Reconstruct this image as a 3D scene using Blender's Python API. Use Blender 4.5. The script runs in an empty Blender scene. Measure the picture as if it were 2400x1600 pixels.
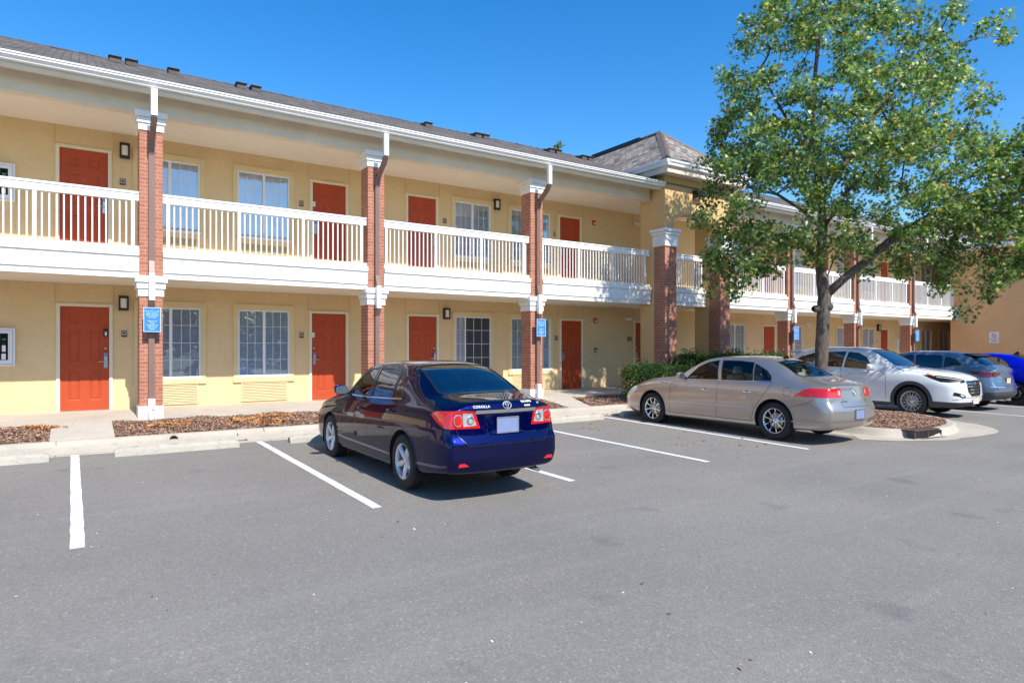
import bpy, bmesh, math, random
import numpy as np
from mathutils import Vector, Matrix
from mathutils.bvhtree import BVHTree
R = math.radians
S = bpy.context.scene
COL = S.collection
random.seed(7); rng = np.random.default_rng(7)

# ---------------------------------------------------------------- camera
cd = bpy.data.cameras.new('camera'); cam = bpy.data.objects.new('camera', cd); COL.objects.link(cam)
cam.location = (0, 0, 1.65); cam.rotation_euler = (R(90), 0, R(56.4 - 90))
cd.sensor_width = 36; cd.lens = 1527/2400*36; cd.shift_y = 14/2400; cd.clip_end = 2000; cd.clip_start = .05
S.camera = cam
# ---------------------------------------------------------------- sky, sun, exposure
SUN_EL = 45.3; SUN_AZ = 1.5      # azimuth: degrees towards +X from straight behind the camera side (-Y)
w = bpy.data.worlds.new('World'); S.world = w; w.use_nodes = True
nt = w.node_tree; nt.nodes.clear()
sky = nt.nodes.new('ShaderNodeTexSky'); sky.sky_type = 'NISHITA'; sky.sun_disc = False
sky.sun_elevation = R(SUN_EL); sky.sun_rotation = R(180 - SUN_AZ); sky.air_density = 1.0; sky.dust_density = .3; sky.ozone_density = 2.2
hs = nt.nodes.new('ShaderNodeHueSaturation'); hs.inputs['Saturation'].default_value = 1.42; hs.inputs['Hue'].default_value = .503
bg = nt.nodes.new('ShaderNodeBackground'); bg.inputs[1].default_value = .145
wo = nt.nodes.new('ShaderNodeOutputWorld')
nt.links.new(sky.outputs[0], hs.inputs['Color']); nt.links.new(hs.outputs[0], bg.inputs[0]); nt.links.new(bg.outputs[0], wo.inputs[0])
sd = bpy.data.lights.new('sun', 'SUN'); sd.energy = 4.15; sd.angle = R(.5); sd.color = (1, .935, .85)
sun = bpy.data.objects.new('sun', sd); COL.objects.link(sun)
dirv = Vector((math.sin(R(SUN_AZ))*math.cos(R(SUN_EL)), -math.cos(R(SUN_AZ))*math.cos(R(SUN_EL)), math.sin(R(SUN_EL))))
sun.rotation_euler = dirv.to_track_quat('Z', 'Y').to_euler(); sun.location = (0, -20, 30)
S.view_settings.view_transform = 'Standard'; S.view_settings.look = 'None'; S.view_settings.exposure = .64; S.view_settings.gamma = 1
S.render.engine = 'CYCLES'; S.render.resolution_x = 1024; S.render.resolution_y = 682
S.cycles.max_bounces = 8; S.cycles.transparent_max_bounces = 16

# ---------------------------------------------------------------- materials
MATS = {}
class NT:
    def __init__(s, name):
        s.m = bpy.data.materials.new(name); s.m.use_nodes = True; s.t = s.m.node_tree; s.t.nodes.clear()
        s.out = s.n('ShaderNodeOutputMaterial')
    def n(s, t, **k):
        nd = s.t.nodes.new(t)
        for a, b in k.items():
            if hasattr(nd, a): setattr(nd, a, b)
            else: nd.inputs[a.replace('_', ' ')].default_value = b
        return nd
    def l(s, a, b): s.t.links.new(a, b)
    def princ(s, col=(.5,.5,.5), rough=.6, metal=0, **k):
        p = s.n('ShaderNodeBsdfPrincipled')
        if len(col) == 3: p.inputs['Base Color'].default_value = (*col, 1)
        p.inputs['Roughness'].default_value = rough; p.inputs['Metallic'].default_value = metal
        for a, b in k.items(): p.inputs[a.replace('_', ' ')].default_value = b
        s.l(p.outputs[0], s.out.inputs[0]); return p
    def coord(s, scale=(1,1,1), rot=(0,0,0), kind='Object'):
        c = s.n('ShaderNodeTexCoord'); m = s.n('ShaderNodeMapping'); m.inputs['Scale'].default_value = scale; m.inputs['Rotation'].default_value = rot
        s.l(c.outputs[kind], m.inputs[0]); return m.outputs[0]
    def noise(s, vec, scale, detail=3, rough=.5):
        n = s.n('ShaderNodeTexNoise'); n.inputs['Scale'].default_value = scale; n.inputs['Detail'].default_value = detail; n.inputs['Roughness'].default_value = rough
        s.l(vec, n.inputs['Vector']); return n.outputs['Fac']
    def ramp(s, fac, stops):
        r = s.n('ShaderNodeValToRGB'); e = r.color_ramp.elements
        while len(e) < len(stops): e.new(.5)
        for i, (p, c) in enumerate(stops):
            e[i].position = p; e[i].color = (*c, 1) if len(c) == 3 else c
        s.l(fac, r.inputs[0]); return r.outputs[0]
    def mix(s, fac, a, b, mode='MIX'):
        m = s.n('ShaderNodeMix'); m.data_type = 'RGBA'; m.blend_type = mode
        for v, i in ((fac, 0), (a, 6), (b, 7)):
            if isinstance(v, (int, float)): m.inputs[i].default_value = v
            elif isinstance(v, tuple): m.inputs[i].default_value = (*v, 1)
            else: s.l(v, m.inputs[i])
        return m.outputs[2]
    def bump(s, h, p, dist=.01, strength=.5):
        b = s.n('ShaderNodeBump'); b.inputs['Distance'].default_value = dist; b.inputs['Strength'].default_value = strength
        s.l(h, b.inputs['Height']); s.l(b.outputs[0], p.inputs['Normal'])

def plain(name, col, rough=.55, metal=0, var=.08, nscale=3, bump=0, bscale=120, **k):
    t = NT(name); p = t.princ(col, rough, metal, **k)
    v = t.coord()
    if var:
        f = t.noise(v, nscale, 5, .6)
        lo = tuple(c*(1-var) for c in col); hi = tuple(min(1, c*(1+var*.6)) for c in col)
        t.l(t.ramp(f, [(.3, lo), (.7, hi)]), p.inputs['Base Color'])
    if bump: t.bump(t.noise(v, bscale, 3), p, .004, bump)
    MATS[name] = t.m; return t.m

def stucco(name, col):
    t = NT(name); p = t.princ(col, .9)
    v = t.coord(); f = t.noise(v, .9, 6, .65); g = t.noise(v, 14, 4, .6)
    c = t.ramp(f, [(.3, tuple(x*.93 for x in col)), (.7, tuple(min(1, x*1.04) for x in col))])
    c2 = t.mix(.12, c, t.ramp(g, [(.35, (.55,.5,.45)), (.65, (1,1,1))]), 'MULTIPLY')
    sx = t.n('ShaderNodeSeparateXYZ'); t.l(v, sx.inputs[0])
    spl = t.noise(t.coord((2.2, 2.2, 5)), 1.6, 5, .7); ad = t.n('ShaderNodeMath', operation='MULTIPLY_ADD'); ad.inputs[1].default_value = -.55; t.l(sx.outputs[2], ad.inputs[0]); t.l(spl, ad.inputs[2])
    c3 = t.mix(t.ramp(ad.outputs[0], [(.48, (0,0,0)), (.62, (.22,.22,.22))]), c2, (.36, .27, .17))
    st_ = t.noise(t.coord((3.2, 3.2, .35)), 1.3, 5, .65); c3 = t.mix(t.ramp(st_, [(.60, (0,0,0)), (.78, (.16,.16,.16))]), c3, (.40, .31, .20))
    t.l(c3, p.inputs['Base Color']); t.bump(t.noise(v, 160, 4, .7), p, .004, .35)
    MATS[name] = t.m; return t.m

STUC = stucco('stucco_cream', (.775, .572, .305))
STUCT = stucco('stucco_tan', (.70, .46, .205))
STUCE = stucco('stucco_peach', (.80, .47, .22))
CEIL = plain('ceiling_cream', (.78, .71, .60), .85, var=.05, nscale=1.2)
BEAMM = plain('beam_cream', (.72, .65, .52), .8, var=.08, nscale=2)
def whitepaint():
    t = NT('white_paint'); p = t.princ((.84,.84,.82), .5); v = t.coord()
    a = t.noise(v, 2.5, 5, .6); b = t.noise(t.coord((5, 5, .6)), 2.2, 5, .7); e = t.noise(v, 26, 4, .75)
    c = t.ramp(a, [(.3, (.78,.775,.75)), (.7, (.86,.86,.84))])
    c = t.mix(t.ramp(b, [(.56, (0,0,0)), (.74, (.22,.22,.22))]), c, (.45, .42, .36))
    c = t.mix(t.ramp(e, [(.66, (0,0,0)), (.74, (.25,.25,.25))]), c, (.50, .47, .41))
    t.l(c, p.inputs['Base Color']); t.bump(t.noise(v, 40, 3), p, .004, .12); return t.m
WHITE = whitepaint()
VINYL = plain('white_vinyl', (.78, .79, .79), .35, var=.02)
CREAMT = plain('cream_trim', (.80, .72, .52), .5, var=.03)
TRIMD = plain('joint_bead', (.46, .32, .17), .9, var=0)  # control joint strips, darker brown than the stucco
TRIMW = plain('window_surround', (.74, .575, .31), .85, var=.05)
DOORM = plain('door_orange_paint', (.44, .058, .010), .6, var=.10, nscale=2.5, bump=.05, bscale=60)
DOWNB = plain('downspout_brown', (.21, .13, .105), .45, var=.08, nscale=2)
BLACK = plain('black_satin', (.012, .011, .011), .35, var=0)
RUBBER = plain('tyre_rubber', (.018, .018, .019), .8, var=.25, nscale=12, bump=.25, bscale=200)
DARKIN = plain('dark_interior', (.01, .01, .012), .9, var=0)
CHROME = plain('chrome', (.78, .79, .80), .12, 1, var=0)
STEEL = plain('brushed_steel', (.50, .51, .52), .32, 1, var=.05)
ALLOY = plain('alloy_silver', (.66, .67, .69), .34, .75, var=.05, nscale=9)
BLINDM = plain('blind_white', (.84, .87, .90), .6, var=.03)
GRILLE = plain('grille_cream', (.70, .58, .35), .6, var=.04)
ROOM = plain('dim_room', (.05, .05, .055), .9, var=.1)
SCREEN = plain('insect_screen', (.035, .037, .042), .7, var=.1)
FROST = plain('frosted_lens', (.74, .72, .66), .35, var=.03)
BLUES = plain('sign_blue', (.045, .22, .68), .35, var=.06)
LBLUE = plain('sign_light_blue', (.45, .66, .90), .4, var=0)
PLATE = plain('licence_plate', (.20, .25, .43), .3, var=.10, nscale=8)
PLATEY = plain('licence_plate_warm', (.62, .53, .36), .4, var=.08, nscale=10)
BADGE = plain('badge_silver', (.55, .57, .62), .35, .5, var=0)
WHITEB = plain('badge_white', (.85, .85, .85), .4, var=0)
REDP = plain('red_plastic', (.52, .02, .012), .3, var=.05)
BROWNBOX = plain('brown_box', (.24, .09, .04), .5, var=.08)
RUST = plain('rusty_iron', (.085, .050, .036), .8, var=.3, nscale=6, bump=.3)
SEAT = plain('seat_fabric', (.10, .095, .085), .8, var=.1)
SEATL = plain('seat_light', (.42, .39, .33), .8, var=.1)
CLAD = plain('grey_cladding', (.045, .046, .050), .6, var=.06)
AMBER = plain('amber_lens', (.75, .22, .03), .2, var=.05)
GREENL = plain('green_card', (.03, .30, .12), .5, var=0)

def brickmat():
    t = NT('brick'); p = t.princ((.4,.2,.1), .85)
    c = t.n('ShaderNodeTexCoord'); sx = t.n('ShaderNodeSeparateXYZ'); t.l(c.outputs['Object'], sx.inputs[0])
    ad = t.n('ShaderNodeMath', operation='ADD'); t.l(sx.outputs[0], ad.inputs[0]); t.l(sx.outputs[1], ad.inputs[1])
    cb = t.n('ShaderNodeCombineXYZ'); t.l(ad.outputs[0], cb.inputs[0]); t.l(sx.outputs[2], cb.inputs[1])
    b = t.n('ShaderNodeTexBrick'); t.l(cb.outputs[0], b.inputs['Vector'])
    b.inputs['Scale'].default_value = 1; b.inputs['Brick Width'].default_value = .205; b.inputs['Row Height'].default_value = .0712
    b.inputs['Mortar Size'].default_value = .0045; b.inputs['Mortar Smooth'].default_value = .2; b.inputs['Bias'].default_value = 0
    b.inputs['Color1'].default_value = (.50, .205, .125, 1); b.inputs['Color2'].default_value = (.41, .145, .085, 1); b.inputs['Mortar'].default_value = (.62, .50, .40, 1)
    v = t.coord(); f = t.noise(v, 2.2, 5, .7); g = t.noise(v, 60, 4, .7)
    col = t.mix(.35, b.outputs['Color'], t.ramp(f, [(.35, (.55,.5,.5)), (.65, (1.0,.98,.95))]), 'MULTIPLY')
    col = t.mix(.25, col, t.ramp(g, [(.3, (.6,.55,.5)), (.7, (1,1,1))]), 'MULTIPLY')
    t.l(col, p.inputs['Base Color'])
    inv = t.n('ShaderNodeMath', operation='SUBTRACT'); inv.inputs[0].default_value = 1; t.l(b.outputs['Fac'], inv.inputs[1])
    t.bump(inv.outputs[0], p, .006, .8); return t.m
BRICK = brickmat()

def shingle(name, axis, base):
    t = NT(name); p = t.princ(base, .92)
    c = t.n('ShaderNodeTexCoord'); sx = t.n('ShaderNodeSeparateXYZ'); t.l(c.outputs['Object'], sx.inputs[0])
    cb = t.n('ShaderNodeCombineXYZ'); a, bb = (0, 1) if axis == 'x' else (1, 0)
    t.l(sx.outputs[a], cb.inputs[0]); t.l(sx.outputs[bb], cb.inputs[1])
    b = t.n('ShaderNodeTexBrick'); t.l(cb.outputs[0], b.inputs['Vector'])
    b.inputs['Scale'].default_value = 1; b.inputs['Brick Width'].default_value = .27; b.inputs['Row Height'].default_value = .125
    b.inputs['Mortar Size'].default_value = .012; b.inputs['Mortar Smooth'].default_value = .4; b.inputs['Bias'].default_value = -.1
    b.inputs['Color1'].default_value = (*[min(1,x*1.7) for x in base], 1); b.inputs['Color2'].default_value = (*[x*.55 for x in base], 1); b.inputs['Mortar'].default_value = (*[x*.35 for x in base], 1)
    v = t.coord(); f = t.noise(v, 1.1, 5, .7); g = t.noise(v, 300, 2, .7); h = t.noise(t.coord((4, 9, 4)), 1.5, 3)
    col = t.mix(.55, b.outputs['Color'], t.ramp(h, [(.35, (.42,.38,.38)), (.66, (1.4,1.3,1.22))]), 'MULTIPLY')
    col = t.mix(.4, col, t.ramp(f, [(.3, (.7,.68,.68)), (.7, (1,1,1))]), 'MULTIPLY')
    col = t.mix(.5, col, t.ramp(g, [(.3, (.5,.5,.5)), (.7, (1.2,1.2,1.2))]), 'MULTIPLY')
    t.l(col, p.inputs['Base Color']); t.bump(b.outputs['Fac'], p, -.012, 1); return t.m
SHX = shingle('shingles_along_x', 'x', (.125, .113, .098))
SHY = shingle('shingles_along_y', 'y', (.255, .232, .205))
SHF = shingle('shingles_front_hip', 'x', (.255, .232, .205))
CAPM = plain('shingle_ridge', (.10, .085, .08), .9, var=.25, nscale=8)

def asphalt():
    t = NT('asphalt'); p = t.princ((.16,.16,.16), .88)
    v = t.coord()
    vo = t.n('ShaderNodeTexVoronoi'); vo.inputs['Scale'].default_value = 75; t.l(v, vo.inputs['Vector'])
    fine = t.ramp(vo.outputs['Color'], [(.15, (.132,.125,.112)), (.5, (.212,.201,.180)), (.80, (.253,.240,.214)), (.97, (.50,.48,.45))])
    n1 = t.noise(v, 260, 3, .8)
    c = t.mix(.6, fine, t.ramp(n1, [(.3, (.146,.138,.123)), (.7, (.284,.268,.238))]))
    big = t.noise(v, .35, 5, .6)
    c = t.mix(.55, c, t.ramp(big, [(.35, (.80,.80,.80)), (.66, (1.08,1.07,1.05))]), 'MULTIPLY')
    st = t.noise(t.coord((.35, 1.3, 1), (0, 0, .25)), 1.3, 6, .75)
    c = t.mix(t.ramp(st, [(.60, (0,0,0)), (.80, (.25,.25,.25))]), c, (.30, .235, .19))
    tr_ = t.noise(t.coord((.12, 2.6, 1), (0, 0, -.10)), 1.0, 5, .7)
    c = t.mix(t.ramp(tr_, [(.52, (0,0,0)), (.72, (.30,.30,.30))]), c, (.30, .285, .26))
    sp_ = t.n('ShaderNodeTexVoronoi'); sp_.inputs['Scale'].default_value = 22; t.l(v, sp_.inputs['Vector'])
    c = t.mix(t.ramp(sp_.outputs['Distance'], [(.045, (.75,.75,.75)), (.085, (0,0,0))]), c, (.50, .48, .45))
    oil = t.noise(t.coord((1, .8, 1)), 1.9, 4, .5)
    c = t.mix(t.ramp(oil, [(.64, (0,0,0)), (.74, (.35,.35,.35))]), c, (.085, .083, .083))
    t.l(c, p.inputs['Base Color'])
    t.l(t.ramp(big, [(.3, (.8,.8,.8)), (.7, (.93,.93,.93))]), p.inputs['Roughness'])
    t.bump(vo.outputs['Distance'], p, .004, .5); return t.m
ASPH = asphalt()

def concrete(name, col, stain=.3):
    t = NT(name); p = t.princ(col, .88); v = t.coord()
    f = t.noise(v, 1.3, 7, .7); g = t.noise(v, 45, 4, .7); h = t.noise(t.coord((1, 1, 3)), 6, 5, .65)
    c = t.ramp(f, [(.25, tuple(x*.78 for x in col)), (.6, col), (.85, tuple(min(1, x*1.1) for x in col))])
    c = t.mix(.35, c, t.ramp(g, [(.3, (.6,.58,.55)), (.65, (1.05,1.05,1.05))]), 'MULTIPLY')
    c = t.mix(t.ramp(h, [(.56, (0,0,0)), (.75, (stain,stain,stain))]), c, (.16, .125, .095))
    t.l(c, p.inputs['Base Color']); t.bump(g, p, .004, .5); return t.m
CONC = concrete('concrete_walk', (.54, .49, .41), .14)
KERBM = concrete('concrete_kerb', (.49, .445, .365), .36)
STOPM = concrete('concrete_stop', (.46, .43, .36), .45)
def linemat():
    t = NT('white_line_paint'); p = t.princ((.75,.75,.77), .7); v = t.coord()
    n = t.noise(v, 90, 4, .8); m = t.noise(v, 3, 5, .7)
    c = t.mix(t.ramp(n, [(.60, (0,0,0)), (.72, (.6,.6,.6))]), (.72,.73,.76), (.26,.26,.26))
    c = t.mix(.3, c, t.ramp(m, [(.3, (.75,.74,.72)), (.7, (1,1,1))]), 'MULTIPLY')
    t.l(c, p.inputs['Base Color']); return t.m
LINE = linemat()
def earth():
    t = NT('mulch_earth'); p = t.princ((.12,.07,.045), .95); v = t.coord()
    g = t.noise(v, 38, 6, .8); f = t.noise(v, 2.2, 4)
    c = t.ramp(g, [(.3, (.045,.024,.016)), (.5, (.15,.083,.052)), (.72, (.33,.20,.13))])
    c = t.mix(.5, c, t.ramp(f, [(.35, (.65,.55,.5)), (.65, (1.1,1,.95))]), 'MULTIPLY')
    t.l(c, p.inputs['Base Color']); t.bump(g, p, .03, 1); return t.m
EARTH = earth()
GRASS = plain('far_grass', (.07, .10, .03), .95, var=.3, nscale=.6)

def attrmat(name, rough=.5, trans=0, tmul=(1, 1, .5), spec=.5):
    t = NT(name); a = t.n('ShaderNodeAttribute'); a.attribute_name = 'col'
    p = t.princ((.1,.1,.1), rough); p.inputs['Specular IOR Level'].default_value = spec
    t.l(a.outputs['Color'], p.inputs['Base Color'])
    if trans:
        tr = t.n('ShaderNodeBsdfTranslucent'); t.l(t.mix(1.0, a.outputs['Color'], tmul, 'MULTIPLY'), tr.inputs[0])
        mx = t.n('ShaderNodeMixShader'); mx.inputs[0].default_value = trans
        t.l(p.outputs[0], mx.inputs[1]); t.l(tr.outputs[0], mx.inputs[2]); t.l(mx.outputs[0], t.out.inputs[0])
    return t.m
LEAF = attrmat('leaf', .38, .34, (2.1, 2.1, .8), .5)
CHIP = attrmat('wood_chip', .85)
def bark():
    t = NT('bark'); p = t.princ((.1,.08,.06), .9)
    n = t.noise(t.coord((7, 7, 1.6)), 3, 7, .75); m = t.noise(t.coord(), 1.6, 4)
    c = t.ramp(n, [(.3, (.030,.024,.020)), (.52, (.125,.10,.085)), (.75, (.30,.25,.215))])
    c = t.mix(.35, c, t.ramp(m, [(.35, (.6,.6,.6)), (.65, (1.1,1.1,1.1))]), 'MULTIPLY')
    t.l(c, p.inputs['Base Color']); t.bump(n, p, .03, 1); return t.m
BARK = bark()

def glassmat(name, tint, refl, rough=.0, wav=0):
    t = NT(name)
    g = t.n('ShaderNodeBsdfGlossy'); g.inputs['Roughness'].default_value = rough; g.inputs['Color'].default_value = (.95, .97, 1, 1)
    tr = t.n('ShaderNodeBsdfTransparent'); tr.inputs[0].default_value = (*tint, 1)
    fr = t.n('ShaderNodeFresnel'); fr.inputs[0].default_value = 1.5
    ma = t.n('ShaderNodeMath', operation='ADD', use_clamp=True); ma.inputs[1].default_value = refl; t.l(fr.outputs[0], ma.inputs[0])
    mx = t.n('ShaderNodeMixShader'); t.l(ma.outputs[0], mx.inputs[0]); t.l(tr.outputs[0], mx.inputs[1]); t.l(g.outputs[0], mx.inputs[2]); t.l(mx.outputs[0], t.out.inputs[0])
    if wav:
        b = t.n('ShaderNodeBump'); b.inputs['Distance'].default_value = .02; b.inputs['Strength'].default_value = wav
        t.l(t.noise(t.coord(), 1.4, 2), b.inputs['Height']); t.l(b.outputs[0], g.inputs['Normal'])
    return t.m
WGLASS = glassmat('window_glass', (.98, .99, 1.0), .21, .01, .2)
CGLASS = glassmat('car_glass', (.78, .84, .80), .0)
CGLASSB = glassmat('car_glass_blue_tint', (.10, .15, .34), .16)
CGLASSD = glassmat('car_glass_dark', (.07, .08, .09), .10)
LENS = glassmat('clear_lens', (.85, .87, .9), .12)

def paint(name, col, metal=.5, rough=.32, coat=1.0, dust=.06, spec=.5, cior=1.5):
    t = NT(name)
    p = t.n('ShaderNodeBsdfPrincipled'); p.inputs['Roughness'].default_value = rough; p.inputs['Metallic'].default_value = metal
    p.inputs['Coat Weight'].default_value = coat; p.inputs['Specular IOR Level'].default_value = spec; p.inputs['Coat IOR'].default_value = cior; p.inputs['Specular Tint'].default_value = (*[min(1, c*3+.05) for c in col], 1) if cior < 1.5 else (1, 1, 1, 1); p.inputs['Coat Roughness'].default_value = .02
    v = t.coord(); f = t.noise(v, 900, 2, .8); d = t.noise(v, 1.6, 5, .7)
    c = t.ramp(f, [(.3, tuple(x*.75 for x in col)), (.7, tuple(min(1, x*1.3) for x in col))])
    t.l(c, p.inputs['Base Color'])
    # thin road dust low on the body
    du = t.n('ShaderNodeBsdfDiffuse'); du.inputs[0].default_value = (.30, .27, .23, 1)
    mx = t.n('ShaderNodeMixShader'); t.l(t.ramp(d, [(.5, (dust*.1,dust*.1,dust*.1)), (.8, (dust,dust,dust))]), mx.inputs[0]); t.l(p.outputs[0], mx.inputs[1]); t.l(du.outputs[0], mx.inputs[2])
    ge = t.n('ShaderNodeNewGeometry'); dk = t.n('ShaderNodeBsdfDiffuse'); dk.inputs[0].default_value = (.02, .02, .022, 1)
    m2 = t.n('ShaderNodeMixShader'); t.l(ge.outputs['Backfacing'], m2.inputs[0]); t.l(mx.outputs[0], m2.inputs[1]); t.l(dk.outputs[0], m2.inputs[2])
    t.l(m2.outputs[0], t.out.inputs[0]); return t.m
P_NAVY = paint('paint_navy', (.0015, .0045, .070), .9, .34, 1.0, .0, .1, 1.38)
P_GOLD = paint('paint_champagne', (.45, .40, .36), .80, .36)
P_WHITE = paint('paint_white', (.74, .76, .80), .0, .35)
P_GREY = paint('paint_blue_grey', (.13, .20, .28), .5, .34)
P_BLUE = paint('paint_royal_blue', (.0, .006, .70), .6, .34, 1.0, .01, .2)
def lampm(name, col, scale):
    t = NT(name); p = t.princ(col, .12); p.inputs['Coat Weight'].default_value = 1
    w_ = t.n('ShaderNodeTexVoronoi'); w_.inputs['Scale'].default_value = scale; t.l(t.coord(), w_.inputs['Vector'])
    t.l(t.ramp(w_.outputs['Distance'], [(.1, tuple(min(1, c*1.25) for c in col)), (.6, tuple(c*.8 for c in col))]), p.inputs['Base Color'])
    return t.m
TAILR = lampm('tail_lamp_red', (.60, .010, .010), 95)
TAILC = lampm('tail_lamp_clear', (.40, .38, .39), 60)
TAILD = lampm('tail_lamp_dark_red', (.16, .008, .010), 40)

# ---------------------------------------------------------------- helpers
def tag(o, label=None, cat=None, group=None, kind=None):
    if label: o['label'] = label
    if cat: o['category'] = cat
    if group: o['group'] = group
    if kind: o['kind'] = kind
    return o
def empty(name, loc=(0, 0, 0), rz=0, parent=None):
    o = bpy.data.objects.new(name, None); COL.objects.link(o); o.location = loc; o.rotation_euler = (0, 0, rz); o.empty_display_size = .2
    if parent: o.parent = parent
    return o
def link(name, me, parent=None, loc=None):
    o = bpy.data.objects.new(name, me); COL.objects.link(o)
    if parent: o.parent = parent
    if loc: o.location = loc
    return o
def copy_tree(o, parent=None):
    c = o.copy(); COL.objects.link(c); c.parent = parent
    for ch in list(o.children): copy_tree(ch, c)
    return c
class MB:
    def __init__(s): s.v = []; s.f = []; s.m = []; s.sm = []
    def add(s, vs, fs, m=0, smooth=False):
        b = len(s.v); s.v += [tuple(v) for v in vs]
        for f in fs: s.f.append([b+i for i in f]); s.m.append(m); s.sm.append(smooth)
        return s
    def box(s, x0, x1, y0, y1, z0, z1, m=0):
        v = [(x0,y0,z0),(x1,y0,z0),(x1,y1,z0),(x0,y1,z0),(x0,y0,z1),(x1,y0,z1),(x1,y1,z1),(x0,y1,z1)]
        return s.add(v, [(0,3,2,1),(4,5,6,7),(0,1,5,4),(1,2,6,5),(2,3,7,6),(3,0,4,7)], m)
    def prism(s, poly, a0, a1, axis='x', m=0, smooth=False):
        # poly: (p,q); axis x -> (a,p,q); y -> (p,a,q); z -> (p,q,a)
        def P(p, q, a): return {'x': (a,p,q), 'y': (p,a,q), 'z': (p,q,a)}[axis]
        n = len(poly); v = [P(p, q, a0) for p, q in poly] + [P(p, q, a1) for p, q in poly]
        s.add(v, [tuple(range(n)), tuple(range(2*n-1, n-1, -1))], m)
        b = len(s.v) - 2*n
        for i in range(n):
            j = (i+1) % n; s.f.append([b+i, b+n+i, b+n+j, b+j]); s.m.append(m); s.sm.append(smooth)
        return s
    def tube(s, pts, r, seg=8, m=0, cap=True):
        pts = [Vector(p) for p in pts]; n = len(pts); rs = r if isinstance(r, (list, tuple)) else [r]*n
        b = len(s.v); up = None
        for i, p in enumerate(pts):
            d = (pts[min(i+1, n-1)] - pts[max(i-1, 0)]).normalized()
            if up is None: up = d.orthogonal().normalized()
            up = (up - d*up.dot(d)).normalized(); q = d.cross(up)
            for k in range(seg):
                a = 2*math.pi*k/seg; s.v.append(tuple(p + (up*math.cos(a) + q*math.sin(a))*rs[i]))
        for i in range(n-1):
            for k in range(seg):
                k2 = (k+1) % seg; s.f.append([b+i*seg+k, b+i*seg+k2, b+(i+1)*seg+k2, b+(i+1)*seg+k]); s.m.append(m); s.sm.append(True)
        if cap:
            s.f.append([b+k for k in range(seg)][::-1]); s.m.append(m); s.sm.append(False)
            s.f.append([b+(n-1)*seg+k for k in range(seg)]); s.m.append(m); s.sm.append(False)
        return s
    def lathe(s, prof, c=(0, 0, 0), seg=32, axis='z', m=0, smooth=True):
        b = len(s.v); n = len(prof)
        for k in range(seg):
            a = 2*math.pi*k/seg
            for r, h in prof:
                if axis == 'z': s.v.append((c[0]+r*math.cos(a), c[1]+r*math.sin(a), c[2]+h))
                elif axis == 'y': s.v.append((c[0]+r*math.cos(a), c[1]+h, c[2]+r*math.sin(a)))
                else: s.v.append((c[0]+h, c[1]+r*math.cos(a), c[2]+r*math.sin(a)))
        for k in range(seg):
            k2 = (k+1) % seg
            for i in range(n-1): s.f.append([b+k*n+i, b+k2*n+i, b+k2*n+i+1, b+k*n+i+1]); s.m.append(m); s.sm.append(smooth)
        return s
    def build(s, name, mats, parent=None, origin=(0, 0, 0), bevel=0, link_it=True, fixn=True):
        me = bpy.data.meshes.new(name)
        o = Vector(origin); me.from_pydata([tuple(Vector(v)-o) for v in s.v], [], s.f)
        for m in (mats if isinstance(mats, (list, tuple)) else [mats]): me.materials.append(m)
        me.polygons.foreach_set('material_index', s.m); me.polygons.foreach_set('use_smooth', s.sm)
        if fixn:
            bm = bmesh.new(); bm.from_mesh(me); bmesh.ops.recalc_face_normals(bm, faces=bm.faces); bm.to_mesh(me); bm.free()
        if not link_it: return me
        ob = link(name, me, parent)
        if not parent: ob.location = o
        if bevel:
            bv = ob.modifiers.new('bevel', 'BEVEL'); bv.width = bevel; bv.segments = 2; bv.limit_method = 'ANGLE'; bv.angle_limit = R(40)
        return ob
def text_mesh(body, size, mat, name='lettering', extrude=.0015, align='CENTER', spacing=1.0, bold=0, xs=1.0):
    c = bpy.data.curves.new(name, 'FONT'); c.body = body; c.size = size; c.align_x = align; c.align_y = 'CENTER'; c.extrude = extrude; c.space_character = spacing; c.offset = bold
    o = bpy.data.objects.new(name, c); COL.objects.link(o)
    bpy.context.view_layer.update()
    me = bpy.data.meshes.new_from_object(o.evaluated_get(bpy.context.evaluated_depsgraph_get()))
    COL.objects.unlink(o); bpy.data.objects.remove(o)
    for v in me.vertices: v.co.x *= xs
    me.materials.clear(); me.materials.append(mat); return me

# ---------------------------------------------------------------- ground, lot, kerbs, walk
def g(y): # asphalt height, rises slightly towards the building
    return .0135*(max(-14, min(y, 12.0)) - 7)
def sheet(name, x0, x1, ys, off, mat, nx=1):
    mb = MB(); xs = [x0 + (x1-x0)*i/nx for i in range(nx+1)]
    for y in ys:
        for x in xs: mb.v.append((x, y, g(y)+off))
    n = nx+1
    for j in range(len(ys)-1):
        for i in range(nx): mb.f.append([j*n+i, j*n+i+1, (j+1)*n+i+1, (j+1)*n+i]); mb.m.append(0); mb.sm.append(False)
    return mb.build(name, mat)
tag(sheet('ground', -500, 500, [-500, -14, 12, 500], -.02, GRASS), kind='structure')
tag(sheet('parking_lot', -45, 60, [-36, -14, 0, 6, 11.75], 0, ASPH), kind='structure')
def pline(x0, y0, x1, y1, wd=.105, name='parking_line'):
    n = 24; mb = MB()
    dx, dy = x1-x0, y1-y0; L = math.hypot(dx, dy); px, py = -dy/L*wd/2, dx/L*wd/2
    for i in range(n+1):
        t = i/n; j = random.uniform(-.004, .004); y = y0+dy*t
        mb.v.append((x0+dx*t+px*(1+j/.05), y+py, g(y)+.004)); mb.v.append((x0+dx*t-px*(1-j/.05), y-py, g(y)+.004))
    for i in range(n): mb.f.append([2*i, 2*i+1, 2*i+3, 2*i+2]); mb.m.append(0); mb.sm.append(False)
    tag(mb.build(name, LINE), kind='structure')
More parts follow.
